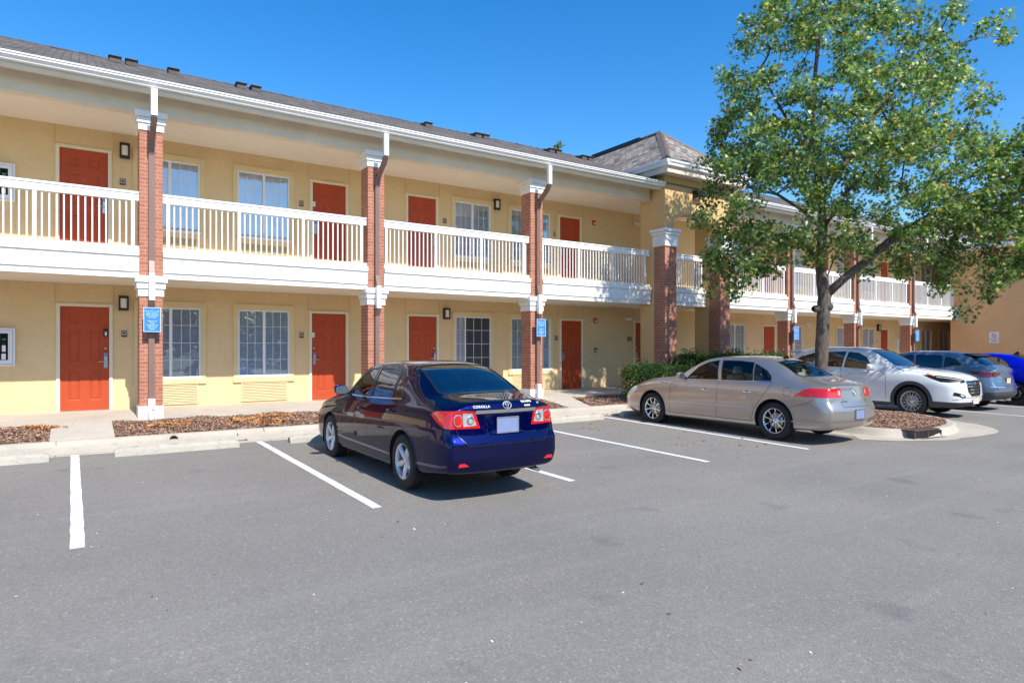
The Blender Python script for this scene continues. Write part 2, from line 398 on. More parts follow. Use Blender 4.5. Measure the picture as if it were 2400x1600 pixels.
for a in [(-.05, 11.55, -.01, 6.46), (2.53, 11.52, 2.57, 6.38), (5.10, 11.5, 5.10, 6.32), (7.62, 11.5, 7.60, 6.29), (10.02, 11.28, 9.92, 6.18),
          (16.25, 11.4, 16.25, 6.9), (18.95, 11.5, 18.99, 6.2), (21.6, 11.5, 21.55, 6.2), (24.2, 11.5, 24.2, 6.2), (26.8, 11.5, 26.8, 6.2), (29.4, 11.5, 29.4, 6.2), (-2.6, 11.5, -2.6, 6.4), (-5.2, 11.5, -5.2, 6.4)]:
    pline(*a)

KZ = g(12.0)   # .0675
def kerb_profile(): # (y, z) front lip of gutter to back of kerb
    return [(11.55, KZ-.035), (11.55, KZ+.002), (11.98, KZ-.004), (12.02, KZ+.03), (12.05, KZ+.125), (12.09, KZ+.148), (12.20, KZ+.152), (12.20, KZ-.03)]
def kerb_run(x0, x1, name='kerb'):
    mb = MB(); x = x0
    while x < x1-.01:      # cast in lengths with a joint between
        xe = min(x+3.02, x1); mb.prism(kerb_profile(), x+.004, xe-.004, 'x'); x = xe
    mb.prism([(11.60, KZ-.05), (11.60, KZ-.03), (12.18, KZ+.12), (12.18, KZ-.05)], x0, x1, 'x')
    return tag(mb.build(name, KERBM, bevel=.012), kind='structure')
kerb_run(-9.35, 11.45); kerb_run(16.4, 34.3)
# kerb that runs out between the stalls as an island: swept profile
def sweep_kerb(path, name, side=1):
    prof = [(-.34, -.03), (-.34, .003), (-.06, .0), (-.02, .03), (0, .12), (.03, .148), (.15, .15), (.15, -.03)]
    mb = MB(); n = len(prof); P = [Vector((*p, 0)) for p in path]
    for i, p in enumerate(P):
        d = (P[min(i+1, len(P)-1)] - P[max(i-1, 0)]).normalized(); nr = Vector((-d.y, d.x, 0))*side
        for a, h in prof:
            q = p + nr*a; mb.v.append((q.x, q.y, g(p.y)+h))
    for i in range(len(P)-1):
        for k in range(n):
            k2 = (k+1) % n; mb.f.append([i*n+k, i*n+k2, (i+1)*n+k2, (i+1)*n+k]); mb.m.append(0); mb.sm.append(1 < k < 5)
    return tag(mb.build(name, KERBM), kind='structure')
isl = [(11.45, 12.05), (12.2, 12.02), (12.45, 11.8), (12.52, 11.4), (12.50, 9.5), (12.42, 7.5), (12.30, 6.75), (12.38, 6.35), (12.62, 6.02), (13.0, 5.82), (13.5, 5.74), (14.05, 5.78), (14.6, 5.93), (15.15, 6.2), (15.6, 6.65), (15.85, 7.2), (15.95, 8), (16.0, 10), (16.0, 11.6), (16.1, 11.95), (16.4, 12.05)]
def smooth_path(p, it=2):
    for _ in range(it):
        q = [p[0]]
        for a, b in zip(p[:-1], p[1:]): q += [(a[0]*.75+b[0]*.25, a[1]*.75+b[1]*.25), (a[0]*.25+b[0]*.75, a[1]*.25+b[1]*.75)]
        q.append(p[-1]); p = q
    return p
islp = smooth_path(isl)
sweep_kerb(islp, 'island_kerb')
# concrete apron round the island tip
mb = MB(); ap = [(11.7, 6.3), (12.1, 5.85), (12.7, 5.55), (13.4, 5.42), (14.1, 5.33), (14.8, 5.33), (15.3, 5.45), (15.75, 5.72), (16.15, 6.15), (16.4, 6.7), (16.0, 7.6), (14, 7), (12.5, 7)]
mb.add([(x, y, g(y)+.006) for x, y in ap], [tuple(range(len(ap)))]); tag(mb.build('apron', KERBM), kind='structure')

WZ0, WZ1 = .33, .375
mb = MB(); mb.prism([(13.74, .02), (13.74, WZ0), (15.85, WZ1), (15.85, .02)], -14, 14.15, 'x'); mb.prism([(14.35, .02), (14.35, WZ0+.012), (15.85, WZ1), (15.85, .02)], 14.15, 17.15, 'x'); mb.prism([(13.74, .02), (13.74, WZ0), (15.85, WZ1), (15.85, .02)], 17.15, 34.3, 'x'); mb.prism([(14.25, .02), (14.25, WZ0), (15.85, WZ1), (15.85, .02)], 34.3, 39, 'x')
tag(mb.build('walkway', CONC, bevel=.01), kind='structure')
def path(xa0, xa1, xb0, xb1, name='path'):  # from kerb back to walkway edge
    v = [(xa0, 12.2, KZ+.154), (xa1, 12.2, KZ+.154), (xb1, 13.742, WZ0+.001), (xb0, 13.742, WZ0+.001)]
    mb = MB(); mb.add(v + [(x, y, 0) for x, y, z in v], [(0,1,2,3), (0,4,5,1), (1,5,6,2), (3,2,6,7), (0,3,7,4)]); tag(mb.build(name, CONC), kind='structure')
path(-.38, .48, -.40, .49); path(9.72, 10.42, 9.98, 11.02); path(4.55, 5.0, 4.5, 5.0)

# planting beds
BEDS = [[(-9, 12.2), (-.385, 12.2), (-.405, 13.74), (-9, 13.74)], [(.485, 12.2), (9.71, 12.2), (9.97, 13.74), (.495, 13.74)],
        [(10.43, 12.2), (11.5, 12.2), (16.3, 12.2), (33.9, 12.2), (33.9, 13.74), (17.2, 13.74), (17.2, 14.35), (14.0, 14.35), (14.0, 13.74), (11.03, 13.74)]]
def inpoly(x, y, P):
    c = False; n = len(P)
    for i in range(n):
        x1, y1 = P[i]; x2, y2 = P[(i+1) % n]
        if (y1 > y) != (y2 > y) and x < (x2-x1)*(y-y1)/(y2-y1)+x1: c = not c
    return c
def bedz(x, y):
    t = (y-12.2)/1.54
    if y < 12.2: return g(y)+.135 + .05*math.sin((x-12.3)/3.6*math.pi)*min(1, max(0, (y-5.9)/1.2)) + .012*math.sin(x*5.1+y*3)
    return KZ+.14 + t*.10 + .035*math.sin(math.pi*min(1, max(0, t))) + .012*math.sin(x*4.3) + .01*math.sin(x*9.7+y*7)
islpoly = [(x+0, y) for x, y in islp if y < 12.3] + [(16.5, 12.3), (11.45, 12.3)]
cx, cy = 14.2, 8.8
islin = []
for i, p in enumerate(islp):
    a = Vector((*islp[max(i-1, 0)],)); b = Vector((*islp[min(i+1, len(islp)-1)],)); d = (b-a).normalized(); islin.append((p[0]-d.y*.14, p[1]+d.x*.14))
islin = islin + [(16.5, 12.3), (11.45, 12.3)]
def bed_surface(poly, name, st=.12):
    xs = [p[0] for p in poly]; ys = [p[1] for p in poly]; mb = MB()
    nx = int((max(xs)-min(xs))/st)+1; ny = int((max(ys)-min(ys))/st)+1; idx = {}
    for i in range(nx+1):
        for j in range(ny+1):
            x = min(xs)+(max(xs)-min(xs))*i/nx; y = min(ys)+(max(ys)-min(ys))*j/ny
            idx[i, j] = len(mb.v); mb.v.append((x, y, bedz(x, y)-.006+random.uniform(-.006, .006)))
    for i in range(nx):
        for j in range(ny):
            c = [mb.v[idx[i+a, j+b]] for a, b in ((0,0),(1,0),(1,1),(0,1))]
            if inpoly(sum(p[0] for p in c)/4, sum(p[1] for p in c)/4, poly): mb.f.append([idx[i,j], idx[i+1,j], idx[i+1,j+1], idx[i,j+1]]); mb.m.append(0); mb.sm.append(True)
    return tag(mb.build(name, EARTH), kind='structure')
for p in BEDS: bed_surface(p, 'planting_bed')
bed_surface(islin, 'planting_bed')

def scatter_quads(name, pos, size, cols, mat, tilt=.5, aspect=(1, 3), kind='stuff', normal=None, shape='quad', parent=None, origin=(0, 0, 0)):
    """many small leaf- or chip-sized faces as one mesh; pos Nx3, size N, cols Nx3"""
    N = len(pos); pos = np.asarray(pos) - np.array(origin)
    if normal is None:
        nrm = np.stack([rng.normal(0, tilt, N), rng.normal(0, tilt, N), np.ones(N)], 1)
    else: nrm = normal
    nrm = nrm/np.linalg.norm(nrm, axis=1, keepdims=True)
    t = rng.normal(0, 1, (N, 3)); t -= nrm*(t*nrm).sum(1, keepdims=True); t /= np.linalg.norm(t, axis=1, keepdims=True)
    b = np.cross(nrm, t); asp = rng.uniform(aspect[0], aspect[1], N)[:, None]; s = np.asarray(size)[:, None]
    if shape == 'quad':
        lo = [(-1, -1, 0), (1, -1, 0), (1, 1, 0), (-1, 1, 0)]; fl = [[0, 1, 2, 3]]
    elif shape == 'leaf': # pointed, folded along the midrib, slightly drooping tip
        lo = [(-1, 0, 0), (-.15, -.75, .22), (.55, -.5, .12), (1.1, 0, -.25), (.55, .5, .12), (-.15, .75, .22), (.2, 0, 0)]
        fl = [[0, 1, 2, 6], [6, 2, 3], [6, 3, 4], [0, 6, 4, 5]]
    elif shape == 'maple': # star-shaped lobed leaf
        lo = [(-.9, 0, 0), (-.35, -.35, .1), (-.45, -1, .2), (.1, -.45, .05), (.6, -.75, .05), (.45, -.18, 0), (1.15, 0, -.3), (.45, .18, 0), (.6, .75, .05), (.1, .45, .05), (-.45, 1, .2), (-.35, .35, .1)]
        fl = [[0, 1, 3, 9, 11], [1, 2, 3], [3, 4, 5], [3, 5, 7, 9], [5, 6, 7], [7, 8, 9], [9, 10, 11]]
    K = len(lo); V = np.zeros((N, K, 3))
    for k, (u, v_, w_) in enumerate(lo): V[:, k] = pos + t*u*s*np.sqrt(asp) + b*v_*s/np.sqrt(asp) + nrm*w_*s
    me = bpy.data.meshes.new(name); me.vertices.add(N*K); me.vertices.foreach_set('co', V.reshape(-1))
    tot = [len(f) for f in fl]; idx = np.concatenate([np.array(f) for f in fl]); L = len(idx)
    me.loops.add(N*L); me.loops.foreach_set('vertex_index', (np.arange(N)[:, None]*K + idx[None]).reshape(-1).astype(np.int32))
    me.polygons.add(N*len(fl)); st = np.concatenate([[0], np.cumsum(tot)[:-1]])
    me.polygons.foreach_set('loop_start', (np.arange(N)[:, None]*L + st[None]).reshape(-1).astype(np.int32))
    me.polygons.foreach_set('loop_total', np.tile(tot, N).astype(np.int32))
    me.update(calc_edges=True)
    a = me.color_attributes.new('col', 'FLOAT_COLOR', 'POINT'); c4 = np.ones((N, K, 4)); c4[:, :, :3] = np.asarray(cols)[:, None]; a.data.foreach_set('color', c4.reshape(-1))
    me.materials.append(mat); o = link(name, me, parent)
    if not parent: o.location = origin
    if kind: o['kind'] = kind
    return o
def pick(N, pal, wts, jit=.25):
    pal = np.array(pal); c = pal[rng.choice(len(pal), N, p=np.array(wts)/sum(wts))]
    return np.clip(c*rng.uniform(1-jit, 1+jit, (N, 1))*rng.uniform(.93, 1.07, (N, 3)), 0, 1)
def chips(poly, N, name='mulch', size=(.005, .013)):
    xs = [p[0] for p in poly]; ys = [p[1] for p in poly]; P = []
    while len(P) < N:
        x, y = random.uniform(min(xs), max(xs)), random.uniform(min(ys), max(ys))
        if inpoly(x, y, poly): P.append((x, y, bedz(x, y)+random.uniform(.0, .022)))
    scatter_quads(name, P, rng.uniform(size[0], size[1], N), pick(N, [(.30,.17,.115),(.40,.25,.17),(.52,.37,.265),(.20,.115,.075),(.46,.24,.11)], [5,4.5,2,1.6,.6]), CHIP, .45, (1.5, 5))
chips(BEDS[0][:1] and [(-2.2, 12.2), (-.385, 12.2), (-.405, 13.74), (-2.2, 13.74)], 8000); chips([(.485, 12.2), (4.6, 12.2), (4.6, 13.74), (.495, 13.74)], 20000); chips([(4.6, 12.2), (9.71, 12.2), (9.97, 13.74), (4.6, 13.74)], 10000)
chips(BEDS[2][:3] + [(16.3, 13.7), (11.03, 13.74)], 11000); chips(islin, 46000, size=(.005, .013)); chips([(16.3, 12.2), (33.9, 12.2), (33.9, 13.7), (16.3, 13.7)], 5000)
# orange pine straw patches
def patchy(cs, n=260):
    P = []
    for (x, y) in cs:
        for _ in range(n): P.append((random.gauss(x, .16), random.gauss(y, .09), 0))
    P = [(x, y, bedz(x, y)+.02) for x, y, _ in P if 12.25 < y < 13.7]
    scatter_quads('dry_straw', P, rng.uniform(.012, .026, len(P)), pick(len(P), [(.55,.24,.07),(.62,.34,.14),(.4,.17,.06)], [3,2,2]), CHIP, .4, (3, 9))
patchy([(1.35, 12.9), (2.55, 13.0), (3.2, 13.1), (-.55, 13.45), (2.95, 12.6)])

# fallen leaves and grit on the asphalt
P = []
for _ in range(150):
    x, y = random.uniform(8.2, 12.2), random.uniform(6.2, 11.4); P.append((x, y, g(y)+.012))
for _ in range(60): x, y = random.uniform(9.3, 12), random.uniform(11.1, 12.0); P.append((x, y, g(y)+.02))
for _ in range(45): x, y = random.uniform(0, 14), random.uniform(2.2, 6); P.append((x, y, g(y)+.01))
scatter_quads('fallen_leaves', P, np.concatenate([rng.uniform(.012, .032, len(P)-45), rng.uniform(.008, .017, 45)]), pick(len(P), [(.30,.13,.05),(.45,.22,.09),(.14,.07,.04),(.52,.38,.2)], [3,2,3,1]), CHIP, .35, (1.2, 2.6), shape='leaf')
P = [(random.uniform(-3, 13), random.uniform(.8, 9), 0) for _ in range(420)]; P = [(x, y, g(y)+.004) for x, y, _ in P]
scatter_quads('pale_grit', P, rng.uniform(.003, .0075, len(P)), pick(len(P), [(.7,.68,.63),(.1,.1,.1),(.5,.4,.35)], [5,3,1]), CHIP, .2, (1, 2))

# ---------------------------------------------------------------- motel
O = (0, 13.85, .33)
motel = empty('motel_building', O); tag(motel, 'two-storey cream stucco motel with orange doors, white balcony railings and brick columns', 'building')
W = 15.8
def part(mb, name, mats, parent=motel, bevel=0): return mb.build(name, mats, parent, O, bevel)
# openings: windows (x0,x1,kind) doors (x0,x1)
DL = [(-.32, .52), (4.68, 5.53), (7.22, 8.05), (12.30, 13.11), (15.40, 16.24), (22.28, 23.02), (26.06, 26.80), (31.09, 31.78)]
DU = [(-.33, .50), (4.70, 5.53), (7.20, 8.03), (12.24, 13.05), (22.28, 23.02), (26.06, 26.80), (31.09, 31.78)]
WL = [(1.06, 2.24), (3.01, 4.16), (8.62, 9.78), (10.46, 11.90), (20.0, 21.16), (23.85, 24.90), (27.45, 28.65), (29.57, 30.61), (35.05, 36.09), (36.95, 38.1)]
WU = [(1.04, 2.22), (3.00, 4.16), (8.59, 9.76), (10.44, 11.88), (20.0, 21.16), (23.85, 24.90), (27.45, 28.65), (29.57, 30.61), (35.05, 36.09)]
UP = 3.17
Z0, Z1 = .99, 2.51
holes = [(a, b, Z0, Z1) for a, b in WL] + [(a, b, Z0+UP, Z1+UP) for a, b in WU] + [(a-.0, b, .37, 2.475) for a, b in DL] + [(a, b, .37+UP, 2.475+UP) for a, b in DU]
def holed_wall(x0, x1, z0, z1, y, holes, depth, m=0):
    xs = sorted({x0, x1, *[h[0] for h in holes], *[h[1] for h in holes]}); zs = sorted({z0, z1, *[h[2] for h in holes], *[h[3] for h in holes]})
    mb = MB()
    for i in range(len(xs)-1):
        for j in range(len(zs)-1):
            cx_, cz_ = (xs[i]+xs[i+1])/2, (zs[j]+zs[j+1])/2
            if any(h[0] < cx_ < h[1] and h[2] < cz_ < h[3] for h in holes): continue
            mb.add([(xs[i], y, zs[j]), (xs[i+1], y, zs[j]), (xs[i+1], y, zs[j+1]), (xs[i], y, zs[j+1])], [(0,1,2,3)], m)
    for a, b, c, d in holes:
        for q in ([(a,y,c),(a,y+depth,c),(a,y+depth,d),(a,y,d)], [(b,y,c),(b,y,d),(b,y+depth,d),(b,y+depth,c)], [(a,y,d),(a,y+depth,d),(b,y+depth,d),(b,y,d)], [(a,y,c),(b,y,c),(b,y+depth,c),(a,y+depth,c)]): mb.add(q, [(0,1,2,3)], m)
    return mb
mb = holed_wall(-14, 39, .2, 6.3, W, holes, .12)
bm_ = mb.build('wall', [STUC], motel, O, fixn=False)
part(MB().box(-14, 39, 16.6, 26, .0, 6.4), 'rear_wall', [STUC])
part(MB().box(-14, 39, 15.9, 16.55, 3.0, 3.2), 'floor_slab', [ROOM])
part(MB().box(-14, -13.8, 13.9, 26, 0, 6.4), 'gable_wall', [STUC])

# --- doors
def door_mesh(wd, flip):
    mb = MB(); H = 2.1; d = .045
    px = [(.165, .40), (.60, .835)]; pz = [(.21, .80), (1.0, 1.63), (1.76, 1.94)]
    rects = [(a*wd, b*wd, c, e) for a, b in px for c, e in pz]
    xs = sorted({0, wd, *[r[0] for r in rects], *[r[1] for r in rects]}); zs = sorted({0, H, *[r[2] for r in rects], *[r[3] for r in rects]})
    for i in range(len(xs)-1):
        for j in range(len(zs)-1):
            cx_, cz_ = (xs[i]+xs[i+1])/2, (zs[j]+zs[j+1])/2
            if any(r[0] < cx_ < r[1] and r[2] < cz_ < r[3] for r in rects): continue
            mb.add([(xs[i], 0, zs[j]), (xs[i+1], 0, zs[j]), (xs[i+1], 0, zs[j+1]), (xs[i], 0, zs[j+1])], [(0,1,2,3)])
    for a, b, c, e in rects:
        rings = [(0, 0), (.018, .012), (.030, .012), (.048, .002)]
        R_ = [[(a+i, y, c+i), (b-i, y, c+i), (b-i, y, e-i), (a+i, y, e-i)] for i, y in rings]
        for r0, r1 in zip(R_[:-1], R_[1:]):
            for k in range(4): k2 = (k+1) % 4; mb.add([r0[k], r0[k2], r1[k2], r1[k]], [(0,1,2,3)])
        mb.add(R_[-1], [(0,1,2,3)])
    for q in ([(0,0,0),(0,0,H),(0,d,H),(0,d,0)], [(wd,0,0),(wd,d,0),(wd,d,H),(wd,0,H)], [(0,0,H),(wd,0,H),(wd,d,H),(0,d,H)]): mb.add(q, [(0,1,2,3)])
    return mb
def lock_parts(parent, x, z0, side, y):
    mb = MB(); mb.box(x-.035, x+.035, y-.028, y, z0+.86, z0+1.02); mb.box(x-.03, x+.03, y-.045, y-.028, z0+.98, z0+1.16, 1)
    hx = x-side*.015; mb.tube([(hx, y-.02, z0+.99), (hx, y-.065, z0+.99)], .012, 8); mb.tube([(hx, y-.065, z0+.99), (hx-side*.06, y-.07, z0+.99), (hx-side*.12, y-.062, z0+.985)], .009, 8)
    mb.box(x-.024, x+.024, y-.05, y-.045, z0+1.10, z0+1.15, 2)
    for sx in (-.014, .014): mb.lathe([(0, -.004), (.009, -.003), (.009, 0)], (x+sx, y-.046, z0+1.06), 10, 'y', 3)
    part(mb, 'door_handle', [STEEL, STEEL, BLUES, WHITEB], parent)
    mb = MB(); mb.lathe([(0, -.022), (.022, -.02), (.027, -.006), (.027, 0)], (x+.0, y, z0+1.26), 16, 'y'); part(mb, 'deadbolt', [STEEL], parent)
def door(x0, x1, z0, side=1, keypad=False, card=False):
    dm = door_mesh(x1-x0-.006, False); dm.v = [(v[0]+x0+.003, v[1]+W+.012, v[2]+z0) for v in dm.v]
    d = dm.build('door', [DOORM], motel, O, fixn=False)
    fw = .062
    mb = MB()
    for a, b in ((x0-fw, x0), (x1, x1+fw)):
        mb.box(a, b, W-.028, W+.0, z0, z0+2.105); mb.box(a+.012 if a < x0 else a, b if a < x0 else b-.012, W-.036, W-.028, z0, z0+2.105)
    mb.box(x0-fw, x1+fw, W-.029, W, z0+2.105, z0+2.165); mb.box(x0-fw+.012, x1+fw-.012, W-.037, W-.029, z0+2.105, z0+2.152)
    mb.box(x0-.001, x0+.004, W-.02, W+.10, z0, z0+2.105); mb.box(x1-.004, x1+.001, W-.02, W+.10, z0, z0+2.105)
    part(mb, 'door_frame', [CREAMT], motel, .003)
    part(MB().box(x0, x1, W-.05, W+.03, z0-.02, z0+.008), 'threshold', [STEEL], d)
    lx = x1-.065 if side > 0 else x0+.065
    lock_parts(d, lx, z0, side, W+.012)
    part(MB().lathe([(0, -.006), (.008, -.005), (.009, 0)], ((x0+x1)/2, W+.012, z0+1.5), 12, 'y'), 'peephole', [STEEL], d)
    if keypad:
        mb = MB(); mb.box(lx-.04, lx+.04, W-.015, W+.012, z0+1.50, z0+1.66); mb.box(lx-.016, lx+.02, W-.022, W-.015, z0+1.52, z0+1.60, 1); part(mb, 'door_viewer_box', [BLACK, FROST], d, .006)
    if card: part(MB().box(x0+.0, x0+.075, W+.005, W+.0118, z0+1.52, z0+1.64), 'notice_card', [VINYL], d)
sides = [1, -1, 1, -1, -1, 1, -1, 1]
for i, (a, b) in enumerate(DL): door(a, b, .372, sides[i], i == 0, i == 1)
sidu = [1, -1, 1, -1, 1, -1, 1]
for i, (a, b) in enumerate(DU): door(a, b, .372+UP, sidu[i], False, i == 1)

# --- windows
def window(x0, x1, z0, z1, style='closed', far=False):
    y = W+.035; t = .035; xm = (x0+x1)/2
    mb = MB()
    mb.box(x0, x0+t, W-.012, W+.07, z0, z1); mb.box(x1-t, x1, W-.012, W+.07, z0, z1); mb.box(x0+t, x1-t, W-.012, W+.07, z1-t, z1); mb.box(x0+t, x1-t, W-.012, W+.07, z0, z0+t)
    mb.box(x0-.02, x1+.02, W-.05, W-.012, z0-.025, z0+.03)
    if style != 'open': mb.box(xm-.03, xm+.03, W+.0, W+.06, z0+t, z1-t)
    fr = part(mb, 'window', [VINYL], motel, .003)
    # surround of raised stucco
    s = .10; mb = MB()
    mb.box(x0-s, x0-.001, W-.03, W, z0-.10, z1+s+.025); mb.box(x1+.001, x1+s, W-.03, W, z0-.10, z1+s+.025); mb.box(x0-.001, x1+.001, W-.031, W, z1+.001, z1+s+.026)
    mb.box(x0-s-.006, x1+s+.006, W-.043, W, z0-.135, z0-.026)
    part(mb, 'window_surround', [TRIMW], motel, .004)
    panes = [(x0+t, xm-.03), (xm+.03, x1-t)] if style != 'open' else [(x0+t, x0+(x1-x0)*.27), (x0+(x1-x0)*.27+.03, x1-t)]
    gl = MB(); mu = MB(); bl = MB()
    for k, (a, b) in enumerate(panes):
        dark = style == 'open' and k == 1
        gl.add([(a, y, z0+t), (b, y, z0+t), (b, y, z1-t), (a, y, z1-t)], [(0,1,2,3)], 1 if dark else 0)
        nvert = 2 if not (style == 'open' and k == 0) else 1
        for q in range(1, nvert+1):
            xx = a+(b-a)*q/(nvert+1); mu.box(xx-.0055, xx+.0055, y-.010, y-.004, z0+t, z1-t)
        for q in range(1, 4):
            zz = z0+(z1-z0)*q/4; mu.box(a, b, y-.0105, y-.0045, zz-.0055, zz+.0055)
        if not dark:
            zz = z0+t+.01
            while zz < z1-t-.02:
                bl.add([(a, y+.030, zz), (b, y+.030, zz), (b, y+.014, zz+.037), (a, y+.014, zz+.037)], [(0,1,2,3)]); zz += .040
    if style == 'open': mu.box(x0+(x1-x0)*.27, x0+(x1-x0)*.27+.028, W+.0, W+.06, z0+t, z1-t); mu.box(x0+(x1-x0)*.46, x0+(x1-x0)*.46+.035, y+.012, y+.03, z0+t, z1-t)
    part(mu, 'glazing_bars', [VINYL], fr)
    g_ = gl.build('pane', [WGLASS, SCREENG], fr, O, fixn=False)
    bl.build('blind', [BLINDM], fr, O, fixn=False)
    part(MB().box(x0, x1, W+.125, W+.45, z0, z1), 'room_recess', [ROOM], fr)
    # louvred heating and cooling grille below
    ax0, ax1, az0, az1 = x0+.07, x1-.06, z0-.57, z0-.137
    ac = MB(); ac.box(ax0, ax1, W-.006, W, az0, az1); zz = az0+.012
    ac.box(ax0, ax0+.02, W-.03, W-.006, az0, az1); ac.box(ax1-.02, ax1, W-.03, W-.006, az0, az1); ac.box(ax0+.02, ax1-.02, W-.03, W-.006, az0, az0+.012)
    while zz < az1-.01:
        ac.add([(ax0+.02, W-.008, zz+.026), (ax1-.02, W-.008, zz+.026), (ax1-.02, W-.034, zz), (ax0+.02, W-.034, zz)], [(0,1,2,3)]); zz += .036
    part(ac, 'air_grille', [GRILLE])
SCREENG = plain('screened_glass', (.045, .048, .056), .35, var=.12, nscale=5)
for i, (a, b) in enumerate(WL): window(a, b, Z0, Z1, 'open' if i == 2 else 'closed')
for i, (a, b) in enumerate(WU): window(a, b, Z0+UP, Z1+UP)

for xj in (-.40, .60, 4.60, 5.61, 7.13, 8.13, 12.18, 13.18, 15.3, 22.2, 26.0, 31.0):
    for zj in (2.545, 2.545+UP):
        part(MB().box(xj-.004, xj+.004, W-.0035, W, zj, zj+.38), 'control_joint', [TRIMD])
for zj in (2.85,): part(MB().box(13.3, 14.1, W-.0035, W, zj, zj+.006), 'control_joint', [TRIMD])
# --- columns
CB = .385
def column(cx, name='column'):
    x0, x1 = cx-CB/2, cx+CB/2; y0, y1 = 13.85, 14.27
    c = part(MB().box(x0, x1, y0, y1, .56, 2.62).box(x0, x1, y0, y1, 2.98, 5.71), name, [BRICK], motel, .004)
    part(MB().box(x0-.015, x1+.015, y0-.015, y1+.015, .30, .56), 'plinth', [WHITE], c, .006)
    def cap(z0, z1, nm):
        h = z1-z0; mb = MB()
        for f0, f1, e in ((0, .36, .02), (.36, .38, .012), (.38, .66, .045), (.66, .68, .035), (.68, 1, .075)):
            mb.box(x0-e, x1+e, y0-e, y1+e, z0+h*f0, z0+h*f1-.0005)
        part(mb, nm, [WHITE], c, .004)
    cap(2.60, 2.98, 'capital'); cap(5.68, 6.03, 'capital')
    # downspout: white drop from the gutter, brown leader down the face, white boot
    hw = .052
    mb = MB(); mb.box(cx-hw, cx+hw, 13.24, 13.335, 5.80, 6.28)
    sl = MB().box(cx-hw+.002, cx+hw-.002, 13.66, 13.762, 2.52, 3.02)
    bo = MB().box(cx-hw-.005, cx+hw+.005, 13.705, 13.834, .44, .70); bo.lathe([(0, -.13), (.055, -.13), (.06, -.05), (.06, .05)], (cx, 13.75, .44), 14)
    br = MB()
    def leader(p, q):
        p, q = Vector(p), Vector(q); d = (q-p).normalized(); n = Vector((0, -d.z, d.y)); v = []
        for s_ in (p, q):
            for sx, sn in ((-1,-1),(1,-1),(1,1),(-1,1)): v.append(tuple(s_ + Vector((sx*hw*.95, 0, 0)) + n*sn*.042))
        br.add(v, [(0,1,2,3),(7,6,5,4),(0,4,5,1),(1,5,6,2),(2,6,7,3),(3,7,4,0)])
    leader((cx, 13.287, 5.80), (cx, 13.40, 5.66)); leader((cx, 13.38, 5.68), (cx, 13.72, 5.45)); leader((cx, 13.70, 5.49), (cx, 13.80, 5.22)); leader((cx, 13.80, 5.25), (cx, 13.80, 3.22)); leader((cx, 13.80, 3.25), (cx, 13.71, 3.0)); leader((cx, 13.71, 2.52), (cx, 13.80, 2.36)); leader((cx, 13.80, 2.38), (cx, 13.80, .70))
    br.box(cx-.06, cx+.06, 13.835, 13.849, 4.2, 4.23); br.box(cx-.06, cx+.06, 13.835, 13.849, 1.2, 1.23)
    dn = part(mb, 'downspout', [WHITE], motel, .006); part(sl, 'leader_sleeve', [WHITE], dn, .006); part(bo, 'pipe_boot', [WHITE], dn, .006); part(br, 'leader_pipe', [DOWNB], dn, .004)
    part(MB().lathe([(0, -.002), (.016, -.002)], (cx+.02, 13.70, .50), 10, 'y'), 'clean_out', [BLACK], dn)
LCOLS = [1.12, 5.545, 9.975]; RCOLS = [21.15, 25.5, 29.93]
for c in [-3.3] + LCOLS + RCOLS: column(c)

# --- balcony: deck, fascia boards and railings
runs = [(-14, 14.17), (14.6, 16.62), (17.13, 34.38)]
for a, b in runs:
    part(MB().box(a, b, 13.9, 15.79, 2.94, 3.53), 'balcony_deck', [CEIL])
def fascia(x0, x1):
    mb = MB(); mb.box(x0, x1, 13.845, 13.899, 3.05, 3.34); mb.box(x0, x1, 13.815, 13.899, 3.34, 3.44); mb.box(x0, x1, 13.872, 13.899, 2.935, 3.05)
    part(mb, 'fascia_board', [WHITE], motel, .004)
balm = MB().box(-.012, .012, -.011, .011, 0, .84).build('baluster', [WHITE], link_it=False)
postm = MB().box(-.03, .03, -.03, .03, 0, .93).build('post', [WHITE], link_it=False)
NB = [0]
def railing(x0, x1, posts, endcap=False, far=False):
    mb = MB(); mb.box(x0, x1, 13.92, 14.0, 4.37, 4.50); mb.box(x0, x1, 13.905, 14.015, 4.50, 4.54); mb.box(x0, x1, 13.94, 13.98, 3.50, 3.535)
    if endcap: mb.box(x1-.06, x1+.02, 13.90, 14.03, 4.35, 4.55)
    r = part(mb, 'railing', [WHITE], motel, .003)
    stuff = MB()
    for p in posts: link('post', postm, r, (p-O[0], 13.96-O[1], 3.44-O[2]))
    ed = [x0+.0] + list(posts) + [x1]
    for a, b in zip(ed[:-1], ed[1:]):
        n = max(0, round((b-a)/.1063)-1)
        for k in range(1, n+1):
            x = a+(b-a)*k/(n+1)
            if x > -1.4 and NB[0] < 99: NB[0] += 1; link('baluster', balm, r, (x-O[0], 13.96-O[1], 3.53-O[2]))
            else: stuff.box(x-.012, x+.012, 13.948, 13.972, 3.53, 4.375)
    if stuff.v: tag(part(stuff, 'baluster', [WHITE], r), kind='stuff')
railing(-3.1, .925, [-1.92, -.645, .83]); fascia(-14, .925)
railing(1.315, 5.345, [1.41, 2.68, 3.955, 5.24]); fascia(1.315, 5.35)
railing(5.74, 9.78, [5.82, 7.08, 8.345, 9.62]); fascia(5.74, 9.78)
railing(10.17, 14.16, [10.24, 11.48, 12.74, 14.01], True); fascia(10.17, 14.16)
railing(14.72, 16.6, [14.85, 16.5]); fascia(14.72, 16.6)
railing(17.15, 20.95, [17.25, 18.4, 19.65, 20.86], far=True); fascia(17.14, 20.95)
railing(21.34, 25.3, [21.45, 22.7, 23.95, 25.2]); fascia(21.34, 25.3)
